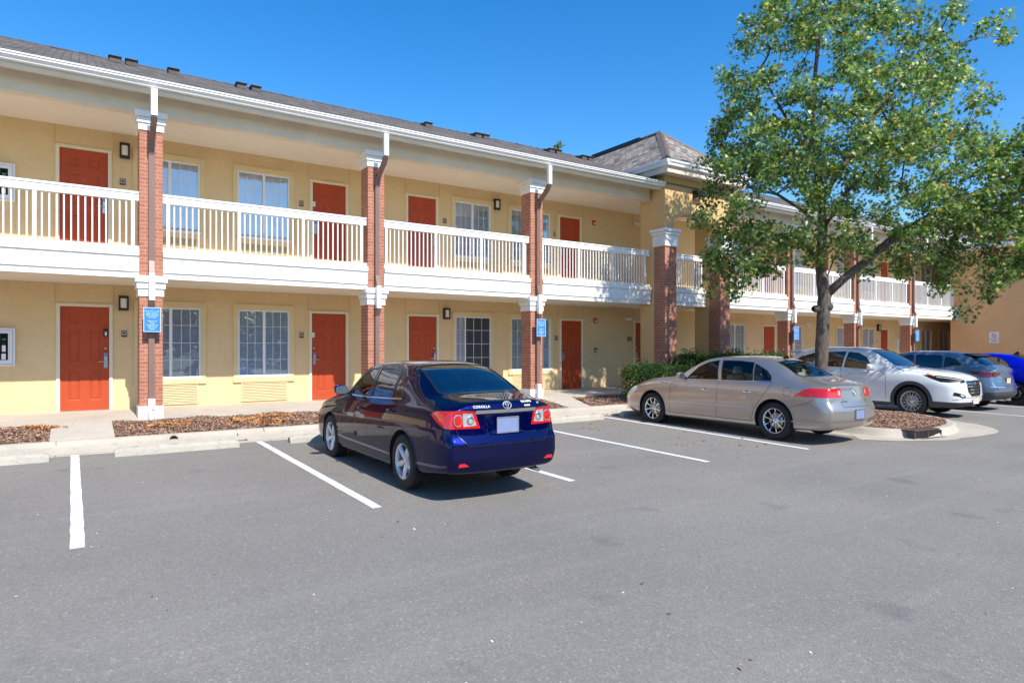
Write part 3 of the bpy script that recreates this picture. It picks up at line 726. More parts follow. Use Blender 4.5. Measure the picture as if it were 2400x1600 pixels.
railing(25.7, 29.73, [25.8, 27.1, 28.4, 29.6]); fascia(25.7, 29.73)
railing(30.13, 34.1, [30.2, 31.5, 32.8, 34.0]); fascia(30.13, 34.38)
railing(-13.8, -3.5, [-12.5, -11.2, -9.9, -8.6, -7.3, -6, -4.7, -3.6])

# --- eaves, gutter and roof
def eaves(x0, x1):
    part(MB().box(x0, x1-.04, 13.86, 14.08, 5.995, 6.38), 'beam', [BEAMM], motel, .004)
    mb = MB(); mb.prism([(13.452, 6.25), (13.452, 6.28), (13.87, 6.39), (13.87, 6.35)], x0-.02, x1-.03, 'x'); mb.box(x0-.02, x1-.03, 13.42, 13.451, 6.245, 6.45)
    part(mb, 'soffit', [BEAMM])
    pr = [(13.415, 6.455), (13.415, 6.325), (13.345, 6.325), (13.325, 6.333), (13.318, 6.36), (13.285, 6.385), (13.272, 6.395), (13.272, 6.428), (13.255, 6.430), (13.255, 6.452), (13.27, 6.452), (13.285, 6.42), (13.40, 6.42), (13.40, 6.455)]
    part(MB().prism(pr, x0-.05, x1, 'x'), 'gutter', [WHITE])
eaves(-14, 14.19); eaves(17.14, 34.4)
part(MB().box(-14, 34.39, 14.085, W-.001, 6.09, 6.16), 'ceiling', [CEIL])
RY, RZ = 19.2, 8.87; EY, EZ = 13.28, 6.445; SL = (RZ-EZ)/(RY-EY)
def roof_slab(x0, x1, nm='roof'):
    mb = MB(); n = 60
    mb.prism([(EY, EZ), (RY, RZ), (2*RY-EY, EZ), (2*RY-EY, EZ-.05), (RY, RZ-.06), (EY, EZ-.02)], x0, x1, 'x')
    r = part(mb, nm, [SHX])
    cp = MB(); x = x0
    while x < x1:
        j = random.uniform(-.006, .006); xe = min(x+.30, x1)
        cp.add([(x, RY-.16, RZ-.055+j), (xe, RY-.16, RZ-.062+j), (xe, RY, RZ+.022+j), (x, RY, RZ+.034+j), (xe, RY+.16, RZ-.062+j), (x, RY+.16, RZ-.055+j)], [(0,1,2,3), (3,2,4,5)]); x = xe
    part(cp, 'ridge_cap', [CAPM], r); return r
roof = roof_slab(-14.4, 40)
def zr(y): return EZ+SL*(y-EY)
for x in (.70, 1.04, 1.93, 3.50, 3.86, 8.86, 10.62, 10.9, 13.55, 13.85, 15.0, 15.3):
    yv = 18.05; z = zr(yv); w_ = .11
    mb = MB()
    mb.add([(x-w_, yv-.17, z-.06), (x+w_, yv-.17, z-.06), (x+w_, yv-.15, z+.07), (x-w_, yv-.15, z+.07), (x-w_, yv+.22, z+.15), (x+w_, yv+.22, z+.15), (x-w_, yv+.22, z+.06), (x+w_, yv+.22, z+.06)], [(0,1,2,3), (3,2,5,4), (1,7,5,2), (0,3,4,6), (6,4,5,7)])
    mb.box(x-w_-.025, x+w_+.025, yv-.2, yv+.02, z+.07, z+.086)
    part(mb, 'roof_vent', [CAPM])

# --- tower bay
TX0, TX1, TY = 14.2, 17.12, 13.33
def pier(a, b):
    p = part(MB().box(a, b, TY, TY+.43, .05, 4.63), 'brick_pier', [BRICK], motel, .004)
    mb = MB()
    for f0, f1, e in ((0, .62, .035), (.62, .66, .02), (.66, .80, .06), (.80, .83, .05), (.83, 1, .10)): mb.box(a-e, b+e, TY-e, TY+.43+e, 4.61+.51*f0, 4.61+.51*f1-.0005)
    part(mb, 'capital', [WHITE], p, .004)
pier(TX0, TX0+.49); pier(TX1-.49, TX1)
mb = MB(); mb.box(TX0+.002, TX0+.488, TY+.432, 14.32, .05, 6.72); mb.box(TX1-.488, TX1-.002, TY+.432, 14.32, .05, 6.72)
mb.box(TX0+.001, TX0+.3, 14.321, 17.5, 6.17, 6.72); mb.box(TX1-.3, TX1-.001, 14.321, 17.5, 6.17, 6.72)
arch = [(TX0, 5.12), (TX0+.36, 5.12), (TX0+.37, 5.36)]
for k in range(0, 9):
    a = math.pi*(1-k/8)*.5 + math.pi/2*0; 
for k in range(1, 12):
    t = k/12; arch.append((TX0+.37+(TX1-TX0-.74)*t, 5.36+.30*math.sin(math.pi*t)**.55))
arch += [(TX1-.37, 5.36), (TX1-.36, 5.12), (TX1, 5.12), (TX1, 6.72), (TX0, 6.72)]
mb.prism(arch, TY, TY+.431, 'y')
part(mb, 'tower_wall', [STUCT])
ex0, ex1, ey = 13.90, 17.42, 12.95; AZ, AY, AX = 8.62, 14.92, 15.66; ez = 6.975
gp = [(0, 0), (.0, -.17), (.06, -.17), (.08, -.155), (.09, -.10), (.125, -.06), (.125, -.005), (.14, 0), (.13, .005), (.02, .005)]
part(MB().box(ex0+.03, ex1-.03, ey+.03, 16, 6.66, 6.73), 'soffit', [BEAMM])
mb = MB(); mb.prism([(ey+.0-y_, ez+z_) for y_, z_ in gp], ex0, ex1, 'x'); mb.prism([(ex0-y_, ez+z_) for y_, z_ in gp], ey-.1, 14.7, 'y'); mb.prism([(ex1+y_, ez+z_) for y_, z_ in gp], ey-.1, 14.7, 'y')
part(mb, 'gutter', [WHITE])
mb = MB(); mb.box(ex0+.002, ex1-.002, ey+.002, ey+.03, 6.64, ez-.01); mb.box(ex0+.002, ex0+.03, ey+.03, 15.4, 6.64, ez-.01); mb.box(ex1-.03, ex1-.002, ey+.03, 15.4, 6.64, ez-.01)
part(mb, 'eave_board', [BEAMM])
RB = 18.6
mb = MB()
mb.add([(ex0-.04, ey-.04, ez), (ex1+.04, ey-.04, ez), (AX, AY, AZ)], [(0, 1, 2)], 1)
mb.add([(ex0-.04, ey-.04, ez), (AX, AY, AZ), (AX, RB, AZ), (ex0-.04, RB, ez)], [(0,1,2,3)], 0)
mb.add([(ex1+.04, ey-.04, ez), (ex1+.04, RB, ez), (AX, RB, AZ), (AX, AY, AZ)], [(0,1,2,3)], 0)
tr_ = part(mb, 'roof', [SHY, SHF])
cp = MB()
def hipcap(a, b):
    a, b = Vector(a), Vector(b); n = int((b-a).length/.16); d = (b-a)/n; sd_ = Vector((-d.y, d.x, 0)).normalized()
    if sd_.length < .1: sd_ = Vector((1, 0, 0))
    for k in range(n):
        p, q = a+d*k, a+d*(k+1); cp.add([tuple(p-sd_*.13+Vector((0,0,-.045))), tuple(p+Vector((0,0,.045))), tuple(p+sd_*.13+Vector((0,0,-.045))), tuple(q-sd_*.13+Vector((0,0,-.055))), tuple(q+Vector((0,0,.028))), tuple(q+sd_*.13+Vector((0,0,-.055)))], [(0,1,4,3), (1,2,5,4)])
hipcap((ex0, ey, ez+.01), (AX, AY, AZ)); hipcap((ex1, ey, ez+.01), (AX, AY, AZ)); hipcap((AX, AY, AZ), (AX, RB, AZ))
part(cp, 'ridge_cap', [plain('hip_cap', (.19, .155, .14), .9, var=.25, nscale=8)], tr_)
part(MB().box(AX-.17, AX-.03, 15.7, 18.1, AZ-.12, AZ+.005), 'ridge_vent', [BLACK], tr_)

# --- end block closing the court on the right
mb = MB(); mb.box(34.4, 46, -2, 14.22, .0, 6.1)
part(mb, 'end_wall', [STUCE])
part(MB().box(38.3, 39, 14.23, 15.79, .3, 6.0), 'recess_wall', [STUC])
part(MB().box(34.4, 39, 14.23, 15.79, 2.94, 3.5), 'balcony_deck', [CEIL])
mb = MB(); ex = 33.95
mb.add([(ex, -2.5, 6.35), (ex, 19, 6.35), (40.2, 19, 8.9), (40.2, -2.5, 8.9)], [(0,1,2,3)], 0); mb.add([(46.4, -2.5, 6.35), (46.4, 19, 6.35), (40.2, 19, 8.9), (40.2, -2.5, 8.9)], [(0,1,2,3)], 0); mb.add([(ex, -2.5, 6.35), (46.4, -2.5, 6.35), (40.2, -2.5, 8.9)], [(0,1,2)], 1)
part(mb, 'roof', [SHY, SHF])
part(MB().box(ex-.12, ex, -2.5, 13.2, 6.15, 6.37).box(ex, 34.41, -2.5, 13.9, 6.10, 6.16), 'gutter', [WHITE])

# --- things fixed to the building
def sconce(x, z0, z1, label, grp='black framed wall lanterns beside the doors'):
    t = empty('wall_lantern', (x, W, z0)); tag(t, label, 'wall lamp', grp); o = (x, W, z0); h = z1-z0; w2 = .09
    mb = MB(); mb.box(x-w2, x+w2, W-.02, W, z0, z1); mb.box(x-w2, x-w2+.022, W-.11, W-.02, z0, z1); mb.box(x+w2-.022, x+w2, W-.11, W-.02, z0, z1); mb.box(x-w2+.022, x+w2-.022, W-.11, W-.02, z1-.055, z1); mb.box(x-w2+.022, x+w2-.022, W-.11, W-.02, z0, z0+.05)
    mb.build('housing', [BLACK], t, o, .004)
    mb = MB(); n = 8
    for k in range(n):
        a0, a1 = math.pi*k/n, math.pi*(k+1)/n; r = w2-.024
        f = lambda a, z: (x+math.cos(a)*r, W-.07-math.sin(a)*.045, z)
        mb.add([f(a0, z0+.05), f(a1, z0+.05), f(a1, z1-.055), f(a0, z1-.055)], [(0,1,2,3)], 0, True)
    mb.build('lamp_shade', [FROST], t, o)
sconce(.77, 2.42, 2.72, 'black lantern just left of the first brick column, ground floor')
sconce(8.33, 2.42, 2.72, 'black lantern between the half-hidden orange door and the dark screened window, ground floor')
sconce(.79, 5.58, 5.89, 'black lantern by the leftmost upstairs door, over the balcony')
sconce(9.945, 5.58, 5.88, 'black lantern upstairs between two windows, left of the third brick column')
sconce(30.89, 2.42, 2.72, 'black lantern on the far right wing beside a small orange door')
def plaque(x, z, label, w2=.052, h=.135):
    t = empty('room_plaque', (x, W, z)); tag(t, label, 'room sign', 'small dark room number plaques'); o = (x, W, z)
    MB().box(x-w2, x+w2, W-.014, W, z, z+h).build('backing', [BLACK], t, o, .004)
    mb = MB(); mb.box(x-w2+.012, x+w2-.012, W-.018, W-.014, z+.03, z+h-.012, 0); mb.box(x-w2+.028, x+w2-.028, W-.0195, W-.018, z+.052, z+h-.03, 1); mb.build('insert', [plain('plaque_face', (.45,.38,.34), .5, var=0), BROWNBOX] if 'plaque_face' not in MATS else [MATS['plaque_face'], BROWNBOX], t, o)
for x, z, l in [(.785, 1.87, 'dark room plaque right of the ground-floor door nearest the left edge'), (4.44, 1.88, 'dark room plaque between the large white window and the second ground-floor door'), (12.115, 1.87, 'dark room plaque left of the ground-floor door beyond the third brick column'),
                (.755, 5.03, 'dark room plaque right of the leftmost upstairs door'), (4.435, 5.03, 'dark room plaque left of the second upstairs door'), (8.295, 5.03, 'dark room plaque right of the third upstairs door'), (12.02, 5.03, 'dark room plaque left of the last upstairs door before the tower')]: plaque(x, z, l)
plaque(15.16, 1.87, 'wide dark plaque beside the narrow door tucked behind the tower pier', .10)
plaque(30.75, 1.87, 'tiny dark plaque left of the far right wing door')
def cabinet(x0, x1, z0, z1, label, card=0):
    o = ((x0+x1)/2, W, z0); t = empty('extinguisher_cabinet', o); tag(t, label, 'fire cabinet', 'white fire extinguisher cabinets')
    mb = MB(); mb.box(x0, x0+.035, W-.08, W, z0, z1); mb.box(x1-.035, x1, W-.08, W, z0, z1); mb.box(x0+.035, x1-.035, W-.08, W, z1-.035, z1); mb.box(x0+.035, x1-.035, W-.08, W, z0, z0+.035); mb.build('case', [VINYL], t, o, .004)
    a, b = x0+.04, x1-.04; c, d = z0+.04, z1-.04; q = (x0+x1)/2+.03
    mb = MB(); mb.box(a, b, W-.07, W-.055, c, c+.08); mb.box(a, b, W-.07, W-.055, d-.06, d); mb.box(a, a+.10, W-.07, W-.055, c+.08, d-.06); mb.box(b-.07, b, W-.07, W-.055, c+.08, d-.06); mb.build('door', [VINYL], t, o, .003)
    MB().box(a+.1, b-.07, W-.02, W-.004, c+.08, d-.06).build('back_panel', [DARKIN], t, o)
    mb = MB(); mx = (a+.1+b-.07)/2; mb.lathe([(0, 0), (.05, .005), (.052, .28), (.03, .34), (.012, .36), (0, .36)], (mx, W-.05+.02, c+.10), 14); mb.box(mx-.03, mx+.03, W-.045, W-.02, c+.46, c+.49, 1); mb.box(mx-.028, mx+.028, W-.0855, W-.083, c+.24, c+.36, 2); mb.box(mx-.035, mx+.03, W-.0855, W-.083, c+.09, c+.2, 2)
    mb.build('fire_extinguisher', [BLACK, GREENL, WHITEB], t, o)
cabinet(-1.40, -1.025, 1.29, 2.02, 'white cabinet with black fire extinguisher at the left edge, ground floor')
cabinet(-1.40, -1.025, 4.45, 5.17, 'white extinguisher cabinet at the left edge behind the upstairs railing')
cabinet(32.6, 32.95, 1.35, 2.05, 'pale cabinet far off on the right wing, left of the last brick column')
def wallbox(x0, x1, z0, z1, mat, name, label, cat, grp):
    o = ((x0+x1)/2, W, z0); t = empty(name, o); tag(t, label, cat, grp)
    MB().box(x0, x1, W-.045, W, z0, z1).build('casing', [mat], t, o, .008)
    mb = MB(); mb.box(x0+.02, x1-.02, W-.055, W-.045, z0+.03, (z0+z1)/2); mb.build('button_plate', [CREAMT if mat is BROWNBOX else WHITEB], t, o, .002)
wallbox(13.61, 13.73, 2.43, 2.58, REDP, 'alarm_strobe', 'red alarm box high on the ground-floor wall right of the last left-wing door', 'fire alarm', 'red fire alarm boxes')
wallbox(13.62, 13.74, 1.49, 1.64, BROWNBOX, 'pull_station', 'brown box at chest height on the ground-floor wall, below the red alarm', 'fire alarm', 'red fire alarm boxes')
wallbox(13.54, 13.66, 5.53, 5.67, REDP, 'alarm_strobe', 'red alarm box on the upstairs wall right of the last left-wing door', 'fire alarm', 'red fire alarm boxes')
def emlight(x, z, label):
    o = (x, W, z); t = empty('emergency_light', o); tag(t, label, 'emergency light', 'white twin-head emergency lights')
    MB().box(x-.15, x+.12, W-.07, W, z, z+.10).build('casing', [WHITE], t, o, .015)
    mb = MB()
    for sx in (-.10, .14): mb.lathe([(0, -.06), (.035, -.06), (.042, -.03), (.03, .0), (0, .0)], (x+sx, W-.05, z-.01), 12, 'y')
    mb.build('lamp_head', [FROST], t, o)
emlight(15.12, 2.54, 'white emergency light left of the tower pier, ground floor'); emlight(15.5, 5.70, 'white emergency light upstairs against the tower'); emlight(25.3, 2.55, 'white emergency light on the right wing behind the tree trunk')

# blue notice signs strapped to the leader pipes
def bluesign(cx, n, label):
    o = (cx, 13.62, 1.93); t = empty('parking_notice_sign', o); tag(t, label, 'sign', 'light blue notice signs on the brick columns')
    x0, x1, z0, z1 = cx-.142, cx+.142, 1.935, 2.385
    MB().box(x0, x1, 13.642, 13.648, z0, z1).build('panel', [BLUES], t, o, .002)
    mb = MB(); e = .012
    mb.box(x0, x1, 13.6395, 13.642, z0, z0+e); mb.box(x0, x1, 13.6395, 13.642, z1-e, z1); mb.box(x0, x0+e, 13.6395, 13.642, z0+e, z1-e); mb.box(x1-e, x1, 13.6395, 13.642, z0+e, z1-e)
    mb.lathe([(0, 0), (.006, 0)], (cx, 13.640, z1-.03), 10, 'y'); mb.build('border', [LBLUE], t, o)
    lines = ['Please Reserve All', 'Spaces In Front', 'Of Guest Rooms', 'For Guests', '', 'Management', 'Is Not', 'Responsible for', 'Any Loss or', 'Damage']
    me = text_mesh('\n'.join(lines), .040, LBLUE, bold=.0012, xs=.80)
    zs = [v.co.y for v in me.vertices]; mid = (min(zs)+max(zs))/2; k = .36/(max(zs)-min(zs))
    tx = link('lettering', me, t); tx.rotation_euler = (R(90), 0, 0); tx.scale = (k, k, 1); tx.location = (0, 13.6395-o[1], (z0+z1)/2-.012-mid*k-o[2])
    MB().box(cx-.02, cx+.02, 13.648, 13.757, 2.12, 2.16).build('bracket', [STEEL], t, o)
bluesign(LCOLS[0], 0, 'light blue notice on the brick column nearest the left edge'); bluesign(LCOLS[2], 1, 'light blue notice on the brick column right behind the dark blue sedan')
for c, l in zip(RCOLS, ['light blue notice on the first right-wing column beyond the tower', 'light blue notice on the middle right-wing column, near the tree trunk', 'light blue notice on the farthest right-wing column']):
    if c != RCOLS[1]: bluesign(c, 2, l)
# tower flood light
o = (15.55, TY, 6.1); t = empty('flood_light', o); tag(t, 'black half-round wall pack light high on the tower under its eave', 'flood light')
MB().prism([(0, 0), (-.02, .02), (-.20, .05), (-.25, .10), (-.24, .17), (-.14, .25), (0, .27)], -.17, .17, 'x').build('housing', [BLACK], t, (0, 0, 0), .02)
MB().prism([(-.03, .0), (-.19, .035), (-.19, .046), (-.03, .012)], -.13, .13, 'x').build('lens', [FROST], t)
# no smoking sign
o = (34.4, 12.45, 1.85); t = empty('no_smoking_sign', o); tag(t, 'white no-smoking sign on the plain peach end wall at the right', 'sign')
MB().box(-.012, 0, -.19, .19, 0, .50).build('panel', [WHITEB], t, (0, 0, 0), .004)
mb = MB(); mb.lathe([(.075, -.001), (.095, -.001)], (-.0135, 0, .335), 28, 'x'); mb.add([(-.0142, y_, z_) for y_, z_ in ((.056, .40), (.068, .388), (-.056, .27), (-.068, .282))], [(0,1,2,3)]); mb.build('prohibition_ring', [REDP], t)
mb = MB(); mb.add([(-.0136, y_, z_) for y_, z_ in ((.05, .325), (.05, .342), (-.05, .342), (-.05, .325))], [(0,1,2,3)]); mb.build('cigarette_symbol', [BLACK], t)
for txt, sz, zz, mt in (('NO SMOKING', .05, .19, REDP), ('WITHIN 25 FEET\nOF BUILDING', .035, .09, BLACK)):
    me = text_mesh(txt, sz, mt, bold=.001); q = link('lettering', me, t); q.rotation_euler = (R(90), 0, R(-90)); q.location = (-.0135, 0, zz)

# wheel stops
def wheelstop(x0, x1, y, label, ang=0):
    L = x1-x0; t = empty('wheel_stop', (x0, y, g(y)), ang); tag(t, label, 'wheel stop', 'concrete wheel stops')
    bm = bmesh.new(); n = 22; pr = [(0, 0), (.015, .075), (.04, .115), (.075, .125), (.115, .125), (.15, .11), (.17, .07), (.18, 0)]
    ring = []
    for i in range(n+1):
        e = 1 - (.25 if i in (0, n) else 0); ring.append([bm.verts.new((L*i/n, p+random.uniform(-.004, .004), q*e+random.uniform(-.004, .004)*(q > 0))) for p, q in pr])
    for a, b in zip(ring[:-1], ring[1:]):
        for k in range(len(pr)-1): bm.faces.new((a[k], b[k], b[k+1], a[k+1]))
    bm.faces.new(ring[0][::-1]); bm.faces.new(ring[-1]); bmesh.ops.recalc_face_normals(bm, faces=bm.faces)
    me = bpy.data.meshes.new('bar'); bm.to_mesh(me); bm.free(); me.materials.append(STOPM); link('bar', me, t)
    mb = MB()
    for px in (.28, L-.28): mb.lathe([(0, .129), (.012, .128), (.014, .12)], (px, .095, 0), 10)
    mb.build('anchor_bolt', [RUST], t)
wheelstop(-2.1, -.35, 11.13, 'worn concrete wheel stop cut off by the left edge of the photo')
wheelstop(.43, 2.14, 11.10, 'whole concrete wheel stop in the empty stall left of the dark blue sedan')
wheelstop(2.93, 4.75, 11.07, 'concrete wheel stop under the nose of the dark blue sedan')
wheelstop(5.45, 7.2, 11.0, 'concrete wheel stop hidden behind the dark blue sedan')
wheelstop(7.95, 9.72, 10.92, 'concrete wheel stop in the empty stall right of the dark blue sedan')
wheelstop(10.38, 12.1, 11.0, 'concrete wheel stop under the champagne sedan, only its end showing')
# pipe mouths in the kerb
for x, l in ((1.3, 'round dark drain pipe mouth in the kerb below the first brick column'), (8.32, 'dark drain pipe mouth in the kerb right of the dark blue sedan')):
    t = empty('drain_pipe', (x, 12.04, KZ+.07)); tag(t, l, 'pipe', 'drain pipes through the kerb')
    MB().lathe([(.065, .10), (.065, -.045), (.052, -.045), (.052, .10)], (0, 0, 0), 20, 'y').build('pipe_rim', [RUST], t); MB().lathe([(0, .0), (.052, .0)], (0, -.02, 0), 20, 'y').build('pipe_bore', [DARKIN], t)
mb = MB(); mb.tube([(2.28, 12.0, KZ+.10), (2.27, 11.9, KZ+.02), (2.22, 11.75, KZ+.01), (2.30, 11.66, KZ+.02), (2.38, 11.70, KZ+.02), (2.36, 11.78, KZ+.015)], .006, 6)
tag(mb.build('wire_loop', [BLACK]), 'thin black wire curling out at the foot of the kerb', 'wire')
# storm drain inlet on the island
o = (13.05, 5.80, g(5.80)); t = empty('storm_drain', o, R(-4)); tag(t, 'rusty iron kerb inlet of a storm drain at the tip of the tree island', 'drain')
MB().box(-.42, .42, -.03, .24, .130, .156).build('cover_plate', [RUST], t, (0, 0, 0), .012)
MB().box(-.42, .42, -.028, -.010, .012, .124).build('throat', [DARKIN], t)
for fx0 in (-.45, -.03, .42): MB().box(fx0, fx0+.03, -.045, .05, .0, .125).build('frame_post', [RUST], t, (0, 0, 0), .004)
MB().box(-.30, .45, -.12, -.045, .006, .010).build('silt', [plain('silt', (.13,.08,.055), .95, var=.3, nscale=14)], t)

# ---------------------------------------------------------------- vehicles
def pchip(xs, ys, x):
    n = len(xs); h = [xs[i+1]-xs[i] for i in range(n-1)]; d = [(ys[i+1]-ys[i])/h[i] for i in range(n-1)]
    m = [d[0]] + [0 if d[i-1]*d[i] <= 0 else (h[i-1]+h[i])*3/((2*h[i]+h[i-1])/d[i-1]+(h[i]+2*h[i-1])/d[i]) for i in range(1, n-1)] + [d[-1]]
    x = min(max(x, xs[0]), xs[-1]); i = 0
    while i < n-2 and x > xs[i+1]: i += 1
    t = (x-xs[i])/h[i]; t2, t3 = t*t, t*t*t
    return (2*t3-3*t2+1)*ys[i] + (t3-2*t2+t)*h[i]*m[i] + (-2*t3+3*t2)*ys[i+1] + (t3-t2)*h[i]*m[i+1]
def lerp_tab(tab, z):
    if z <= tab[0][0]: return tab[0][1]
    for (a, b), (c, d) in zip(tab[:-1], tab[1:]):
        if z <= c: t = (z-a)/(c-a); t = t*t*(3-2*t)*.5+t*.5; return b+(d-b)*t
    return tab[-1][1]
def crom(P, n):
    out = []; Q = [P[0]*2-P[1]] + P + [P[-1]*2-P[-2]]
    for i in range(1, len(Q)-2):
        p0, p1, p2, p3 = Q[i-1:i+3]; k = n[i-1] if isinstance(n, list) else n
        t0 = 0; t1 = t0+max(1e-4, (p1-p0).length)**.5; t2 = t1+max(1e-4, (p2-p1).length)**.5; t3 = t2+max(1e-4, (p3-p2).length)**.5
        for s_ in range(k):
            t = t1+(t2-t1)*s_/k
            a1 = p0*((t1-t)/(t1-t0))+p1*((t-t0)/(t1-t0)); a2 = p1*((t2-t)/(t2-t1))+p2*((t-t1)/(t2-t1)); a3 = p2*((t3-t)/(t3-t2))+p3*((t-t2)/(t3-t2))
            b1 = a1*((t2-t)/(t2-t0))+a2*((t-t0)/(t2-t0)); b2 = a2*((t3-t)/(t3-t1))+a3*((t-t1)/(t3-t1))
            out.append(b1*((t2-t)/(t2-t1))+b2*((t-t1)/(t2-t1)))
    out.append(P[-1]); return out
def sstep(t): t = min(1, max(0, t)); return t*t*(3-2*t)
def car_shell(sp):
    st = sp['st']; L = sp['L']; xs = [r[0] for r in st]; xr, xf = sp['xr'], sp['xf']; br_, bf = sp['bulge']
    XS = sp.get('x0', 0); X = [XS, XS+.012, XS+.03, XS+.06] + [XS+.1+(L-XS-.2)*i/110 for i in range(111)] + [L-.06, L-.03, L-.012, L]; X = sorted(set(X))
    wmax = max(r[2] for r in st); rings = []
    def warp(x, y, z, x0):
        wr_ = sstep((x0-(L-.55))/.55)**1.5; wf = sstep((.7-(x0-XS))/.7)**1.5
        return x + wr_*(lerp_tab(xr, z)+br_*(1-(y/wmax)**2)-br_*.0) + wf*(lerp_tab(xf, z)-bf*(1-(y/wmax)**2))
    for x in X:
        zb, wm, zsh, wsh, zr_, wr, zt = [pchip(xs, [r[k] for r in st], x) for k in range(1, 8)]
        e = min(x-XS, L-x); rd = .03*(1-min(1, e/.06))**2      # rounded ends
        zb += rd; wm -= rd; wsh -= rd; zt -= rd*.7; zr_ -= rd*.7
        zm = sp.get('zm', .52); cab = sstep((zr_-zsh-.10)/.2)
        pts = [(0, zb), (wm*.72, zb), (wm-.045, zb+.025), (wm-.012, zb+.12), (wm, zm), (wm-.006, (zm+zsh)/2+.03), (wm-.02-(wm-wsh)*.25, zsh-.055), (wsh, zsh),
               (wsh+(wr-wsh)*.42+.014*cab, zsh+(zr_-zsh)*.5), (wr, zr_), (wr-.055, zr_+(zt-zr_)*.5), (wr*.55, zt-(zt-zr_)*.10), (0, zt)]
        c = crom([Vector((0, a, b)) for a, b in pts], [2, 3, 3, 4, 4, 3, 3, 4, 4, 3, 4, 4])
        rings.append([Vector((warp(x, p.y, p.z, x), max(0, p.y), p.z)) for p in c])
    bm = bmesh.new(); m = len(rings[0])
    for sgn in (1, -1):
        V = [[bm.verts.new((p.x, p.y*sgn, p.z)) for p in r] for r in rings]
        for a, b in zip(V[:-1], V[1:]):
            for j in range(m-1): bm.faces.new((a[j], a[j+1], b[j+1], b[j]))
    for ring, x0 in ((rings[0], XS), (rings[-1], L)):
        Ss = [1, .93, .8, .62, .42, .2, 0, -.2, -.42, -.62, -.8, -.93, -1]
        V = [[bm.verts.new((warp(x0, p.y*s_, p.z, x0), p.y*s_, p.z)) for s_ in Ss] for p in ring]
        for a, b in zip(V[:-1], V[1:]):
            for k in range(len(Ss)-1): bm.faces.new((a[k], a[k+1], b[k+1], b[k]))
    bmesh.ops.remove_doubles(bm, verts=bm.verts, dist=8e-4); bmesh.ops.dissolve_degenerate(bm, dist=1e-4, edges=bm.edges)
    bmesh.ops.recalc_face_normals(bm, faces=bm.faces)
    for f in bm.faces: f.smooth = True
    return bm
AX2 = {'x': (1, 2), 'y': (0, 2), 'z': (0, 1)}
def cut(bm, polys, pred=None):
    def infl(c, ex):
        for ax, P in polys:
            a, b = AX2[ax]; ps = [q[0] for q in P]; qs = [q[1] for q in P]
            if not (min(ps)-ex < c[a] < max(ps)+ex and min(qs)-ex < c[b] < max(qs)+ex): return False
        return True
    ok = lambda f: pred is None or pred(f.calc_center_median(), f.normal)
    F = [f for f in bm.faces if infl(f.calc_center_median(), .09) and ok(f)]
    geom = list({v for f in F for v in f.verts}) + list({e for f in F for e in f.edges}) + F
    for ax, P in polys:
        a, b = AX2[ax]; n = len(P)
        for i in range(n):
            (p1, q1), (p2, q2) = P[i], P[(i+1) % n]
            co = Vector((0, 0, 0)); co[a] = p1; co[b] = q1; no = Vector((0, 0, 0)); no[a] = q2-q1; no[b] = -(p2-p1)
            if no.length < 1e-6: continue
            r = bmesh.ops.bisect_plane(bm, geom=geom, dist=1e-5, plane_co=co, plane_no=no.normalized()); geom = r['geom']
    res = []
    for f in geom:
        if isinstance(f, bmesh.types.BMFace) and f.is_valid:
            c = f.calc_center_median()
            if ok(f) and all(inpoly(c[AX2[ax][0]], c[AX2[ax][1]], P) for ax, P in polys): res.append(f)
    return res
def extract(bm, faces, name, mat, parent, push=0, keep=False, dx=0):
    me = bpy.data.meshes.new(name); idx = {}; vs = []; fs = []; nr = {}
    for f in faces:
        for v in f.verts:
            if v not in idx: idx[v] = len(vs); vs.append(None)
            nr.setdefault(v, Vector()); nr[v] += f.normal*f.calc_area()
        fs.append([idx[v] for v in f.verts])
    for v, i in idx.items():
        n = nr[v].normalized() if nr[v].length else Vector(); p = v.co+n*push; p.x += dx; vs[i] = tuple(p)
    me.from_pydata(vs, [], fs); me.polygons.foreach_set('use_smooth', [True]*len(fs)); me.materials.append(mat)
    if not keep: bmesh.ops.delete(bm, geom=faces, context='FACES')
    return link(name, me, parent)
def caster(bvh, axis, sgn):
    def f(p, q):
        if axis == 'y': o, d = Vector((p, 3*sgn, q)), Vector((0, -sgn, 0))
        elif axis == 'x': o, d = Vector((10*sgn+2, p, q)), Vector((-sgn, 0, 0))
        else: o, d = Vector((p, q, 5)), Vector((0, 0, -1))
        h = bvh.ray_cast(o, d); return (h[0], h[1]) if h[0] else None
    return f
def ribbon(mb, bvh, pts, axis, sgn, width, off=.002, m=0, closed=False, step=.03):
    if closed: pts = list(pts) + [pts[0]]
    S_ = []
    for (a, b), (c, d) in zip(pts[:-1], pts[1:]):
        n = max(1, int(math.hypot(c-a, d-b)/step)); S_ += [(a+(c-a)*k/n, b+(d-b)*k/n) for k in range(n)]
    S_.append(pts[-1]); C_ = caster(bvh, axis, sgn); H = [C_(*s_) for s_ in S_]; H = [h for h in H if h]
    if len(H) < 2: return
    b0 = len(mb.v)
    for i, (p, n) in enumerate(H):
        if closed and i in (0, len(H)-1): t = (H[1][0]-H[-2][0])
        else: t = H[min(i+1, len(H)-1)][0]-H[max(i-1, 0)][0]
        if t.length < 1e-6: t = Vector((1, 0, 0))
        s_ = t.normalized().cross(n).normalized()*width/2
        mb.v.append(tuple(p+s_+n*off)); mb.v.append(tuple(p-s_+n*off))
    for i in range(len(H)-1):
        if (H[i+1][0]-H[i][0]).length < .25:
            q = [b0+2*i, b0+2*i+1, b0+2*i+3, b0+2*i+2]; A, B, C2 = (Vector(mb.v[k]) for k in q[:3])
            if (B-A).cross(C2-B).dot(H[i][1]) < 0: q.reverse()
            mb.f.append(q); mb.m.append(m); mb.sm.append(True)
